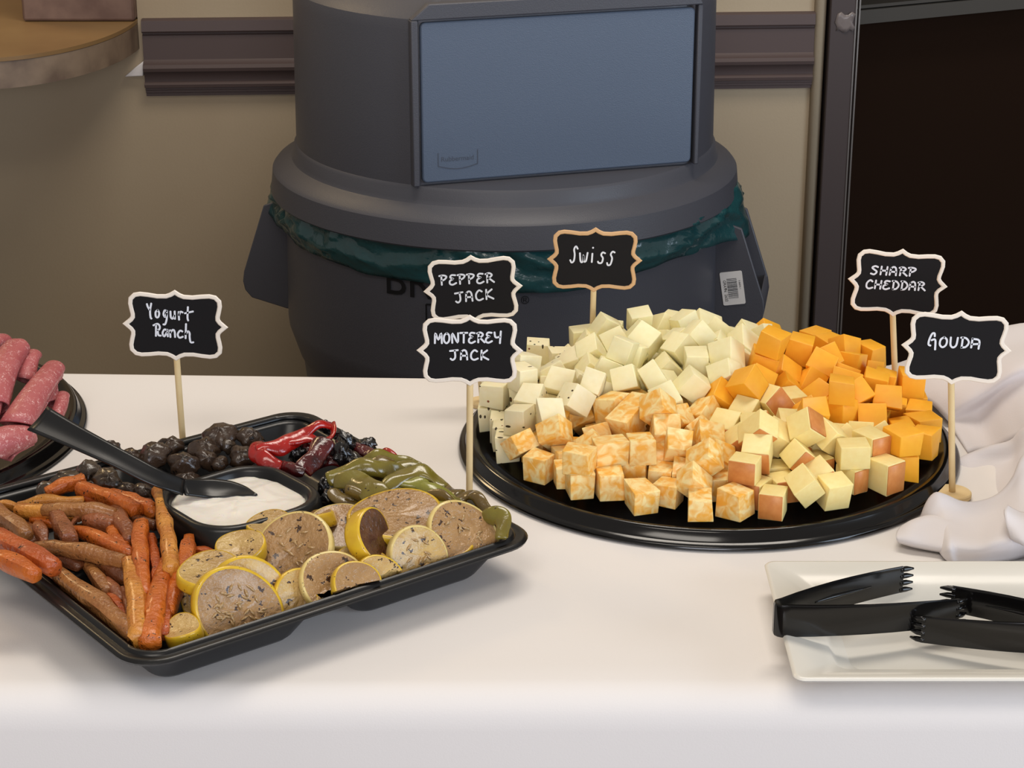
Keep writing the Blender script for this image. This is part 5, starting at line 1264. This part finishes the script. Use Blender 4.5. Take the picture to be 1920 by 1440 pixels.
# C: front fold, its crest and the face falling to the table
ns.append(sheet([
 [q_(1716, 1000, 1.412), q_(1734, 972, 1.416), q_(1754, 950, 1.420), q_(1780, 950, 1.422), q_(1808, 956, 1.422), q_(1838, 954, 1.422), q_(1872, 938, 1.424), q_(1898, 908, 1.428), q_(1926, 858, 1.434), q_(2000, 830, 1.44)],
 [q_(1722, 986, 1.400), q_(1736, 946, 1.405), q_(1752, 926, 1.409), q_(1772, 929, 1.409), q_(1802, 941, 1.407), q_(1834, 941, 1.405), q_(1870, 928, 1.406), q_(1898, 898, 1.410), q_(1926, 846, 1.418), q_(2000, 818, 1.424)],
 [q_(1728, 998, 1.387), q_(1743, 958, 1.394), q_(1758, 934, 1.400), q_(1776, 936, 1.401), q_(1804, 948, 1.399), q_(1836, 949, 1.397), q_(1872, 940, 1.396), q_(1900, 915, 1.399), q_(1928, 874, 1.406), q_(2000, 850, 1.412)],
 [q_(1738, 1012, 1.376), q_(1752, 984, 1.380), q_(1765, 962, 1.386), q_(1778, 957, 1.389), q_(1806, 966, 1.387), q_(1838, 968, 1.384), q_(1872, 960, 1.382), q_(1898, 944, 1.382), q_(1928, 920, 1.386), q_(2000, 900, 1.39)],
 [q_(1754, 1026, 1.358), q_(1764, 1010, 1.358), q_(1774, 992, 1.362), q_(1784, 986, 1.366), q_(1808, 992, 1.363), q_(1838, 994, 1.359), q_(1868, 986, 1.357), q_(1892, 978, 1.356), q_(1926, 966, 1.358), q_(2000, 955, 1.36)],
 [q_(1768, 1042, 1.338), q_(1774, 1034, 1.332), q_(1781, 1026, 1.330), q_(1790, 1022, 1.334), q_(1812, 1026, 1.330), q_(1838, 1027, 1.325), q_(1864, 1021, 1.321), q_(1892, 1016, 1.320), q_(1926, 1008, 1.322), q_(2000, 1000, 1.324)],
 [at(1778, 1052, .0012), at(1782, 1053, .0012), at(1787, 1054, .0012), at(1796, 1054, .0012), at(1818, 1056, .0012), at(1842, 1056, .0012), at(1868, 1053, .0012), at(1896, 1049, .0012), at(1930, 1042, .0012), at(2000, 1034, .0012)]], 40, 30))
# D: flat folded lobe lying towards the platter
lo = []
for dz, gz, dy in ((.0006, .0, 0), (.0052, .004, 0)):
    lo.append((dz, gz, dy))
ns.append(sheet([
 [at(1692, 990, .001), at(1712, 980, .001), at(1745, 974, .001), at(1780, 980, .001), at(1800, 985, .001)],
 [at(1690, 988, .008), at(1712, 976, .012), at(1745, 968, .014), at(1780, 976, .014), at(1800, 980, .012)],
 [at(1682, 998, .009), at(1708, 992, .012), at(1742, 990, .012), at(1778, 1000, .012), at(1800, 1004, .010)],
 [at(1680, 1008, .009), at(1706, 1008, .0105), at(1740, 1012, .0095), at(1776, 1022, .009), at(1800, 1026, .008)],
 [at(1684, 1015, .0066), at(1708, 1020, .0070), at(1740, 1026, .0064), at(1776, 1033, .006), at(1800, 1037, .006)],
 [at(1690, 1018, .0018), at(1712, 1025, .0016), at(1742, 1031, .0014), at(1776, 1037, .0014), at(1800, 1041, .0014)]], 24, 18))
# E: overlapping flap at the right edge
ns.append(sheet([
 [q_(1888, 948, 1.362), q_(1904, 957, 1.360), q_(1926, 962, 1.360), q_(1990, 950, 1.36)],
 [q_(1883, 957, 1.340), q_(1902, 968, 1.336), q_(1926, 972, 1.334), q_(1990, 962, 1.334)],
 [q_(1886, 980, 1.328), q_(1904, 990, 1.322), q_(1928, 995, 1.318), q_(1990, 985, 1.318)],
 [q_(1893, 1004, 1.322), q_(1908, 1010, 1.314), q_(1930, 1016, 1.309), q_(1990, 1006, 1.309)],
 [q_(1898, 1012, 1.322), q_(1912, 1018, 1.314), q_(1932, 1024, 1.309), q_(1990, 1014, 1.309)]], 18, 18))
V, F = join(*ns)
o = obj('napkin', V, F, M['napkin'], loc=at(1830, 960)); solid(o, .0016, 0)
tag(o, 'white cloth napkin bunched in folds right of the cheese platter', 'napkin')

# ================================================================== labels of the cheese cubes, told apart by look, level and order
dg = bpy.context.evaluated_depsgraph_get(); dg.update()
def seen(o):
    for p in [Vector((a, b, c))*.44 for a in (-1, 0, 1) for b in (-1, 0, 1) for c in (-1, 0, 1) if (a, b, c) != (0, 0, 0)]:
        t = Matrix.LocRotScale(o.location, o.rotation_quaternion, o.scale) @ p
        d = (t - cam.location).normalized()
        hit, loc, nrm, idx, ob, mtx = SC.ray_cast(dg, cam.location, d)
        if hit and ob is not None and (ob.name == o.name or (ob.parent and ob.parent.name == o.name)): return True
    return False
ORD = ['first', 'second', 'third', 'fourth', 'fifth', 'sixth', 'seventh', 'eighth', 'ninth', 'tenth', 'eleventh', 'twelfth', 'thirteenth', 'fourteenth', 'fifteenth', 'sixteenth', 'seventeenth', 'eighteenth', 'nineteenth', 'twentieth']
sets = {}
for o, d, pose, lvl in CHEESE:
    if seen(o): sets.setdefault((d, pose, lvl), []).append(o)
    else: o['label'] = d + ', buried inside the heap'
for (d, pose, lvl), L in sets.items():
    L.sort(key=lambda o: proj(o.location)[0])
    for k, o in enumerate(L):
        if len(L) == 1: o['label'] = '%s %s %s' % (d, pose, lvl)
        else: o['label'] = '%s %s %s, %s from left' % (d, pose, lvl, ORD[k] if k < 20 else 'far')
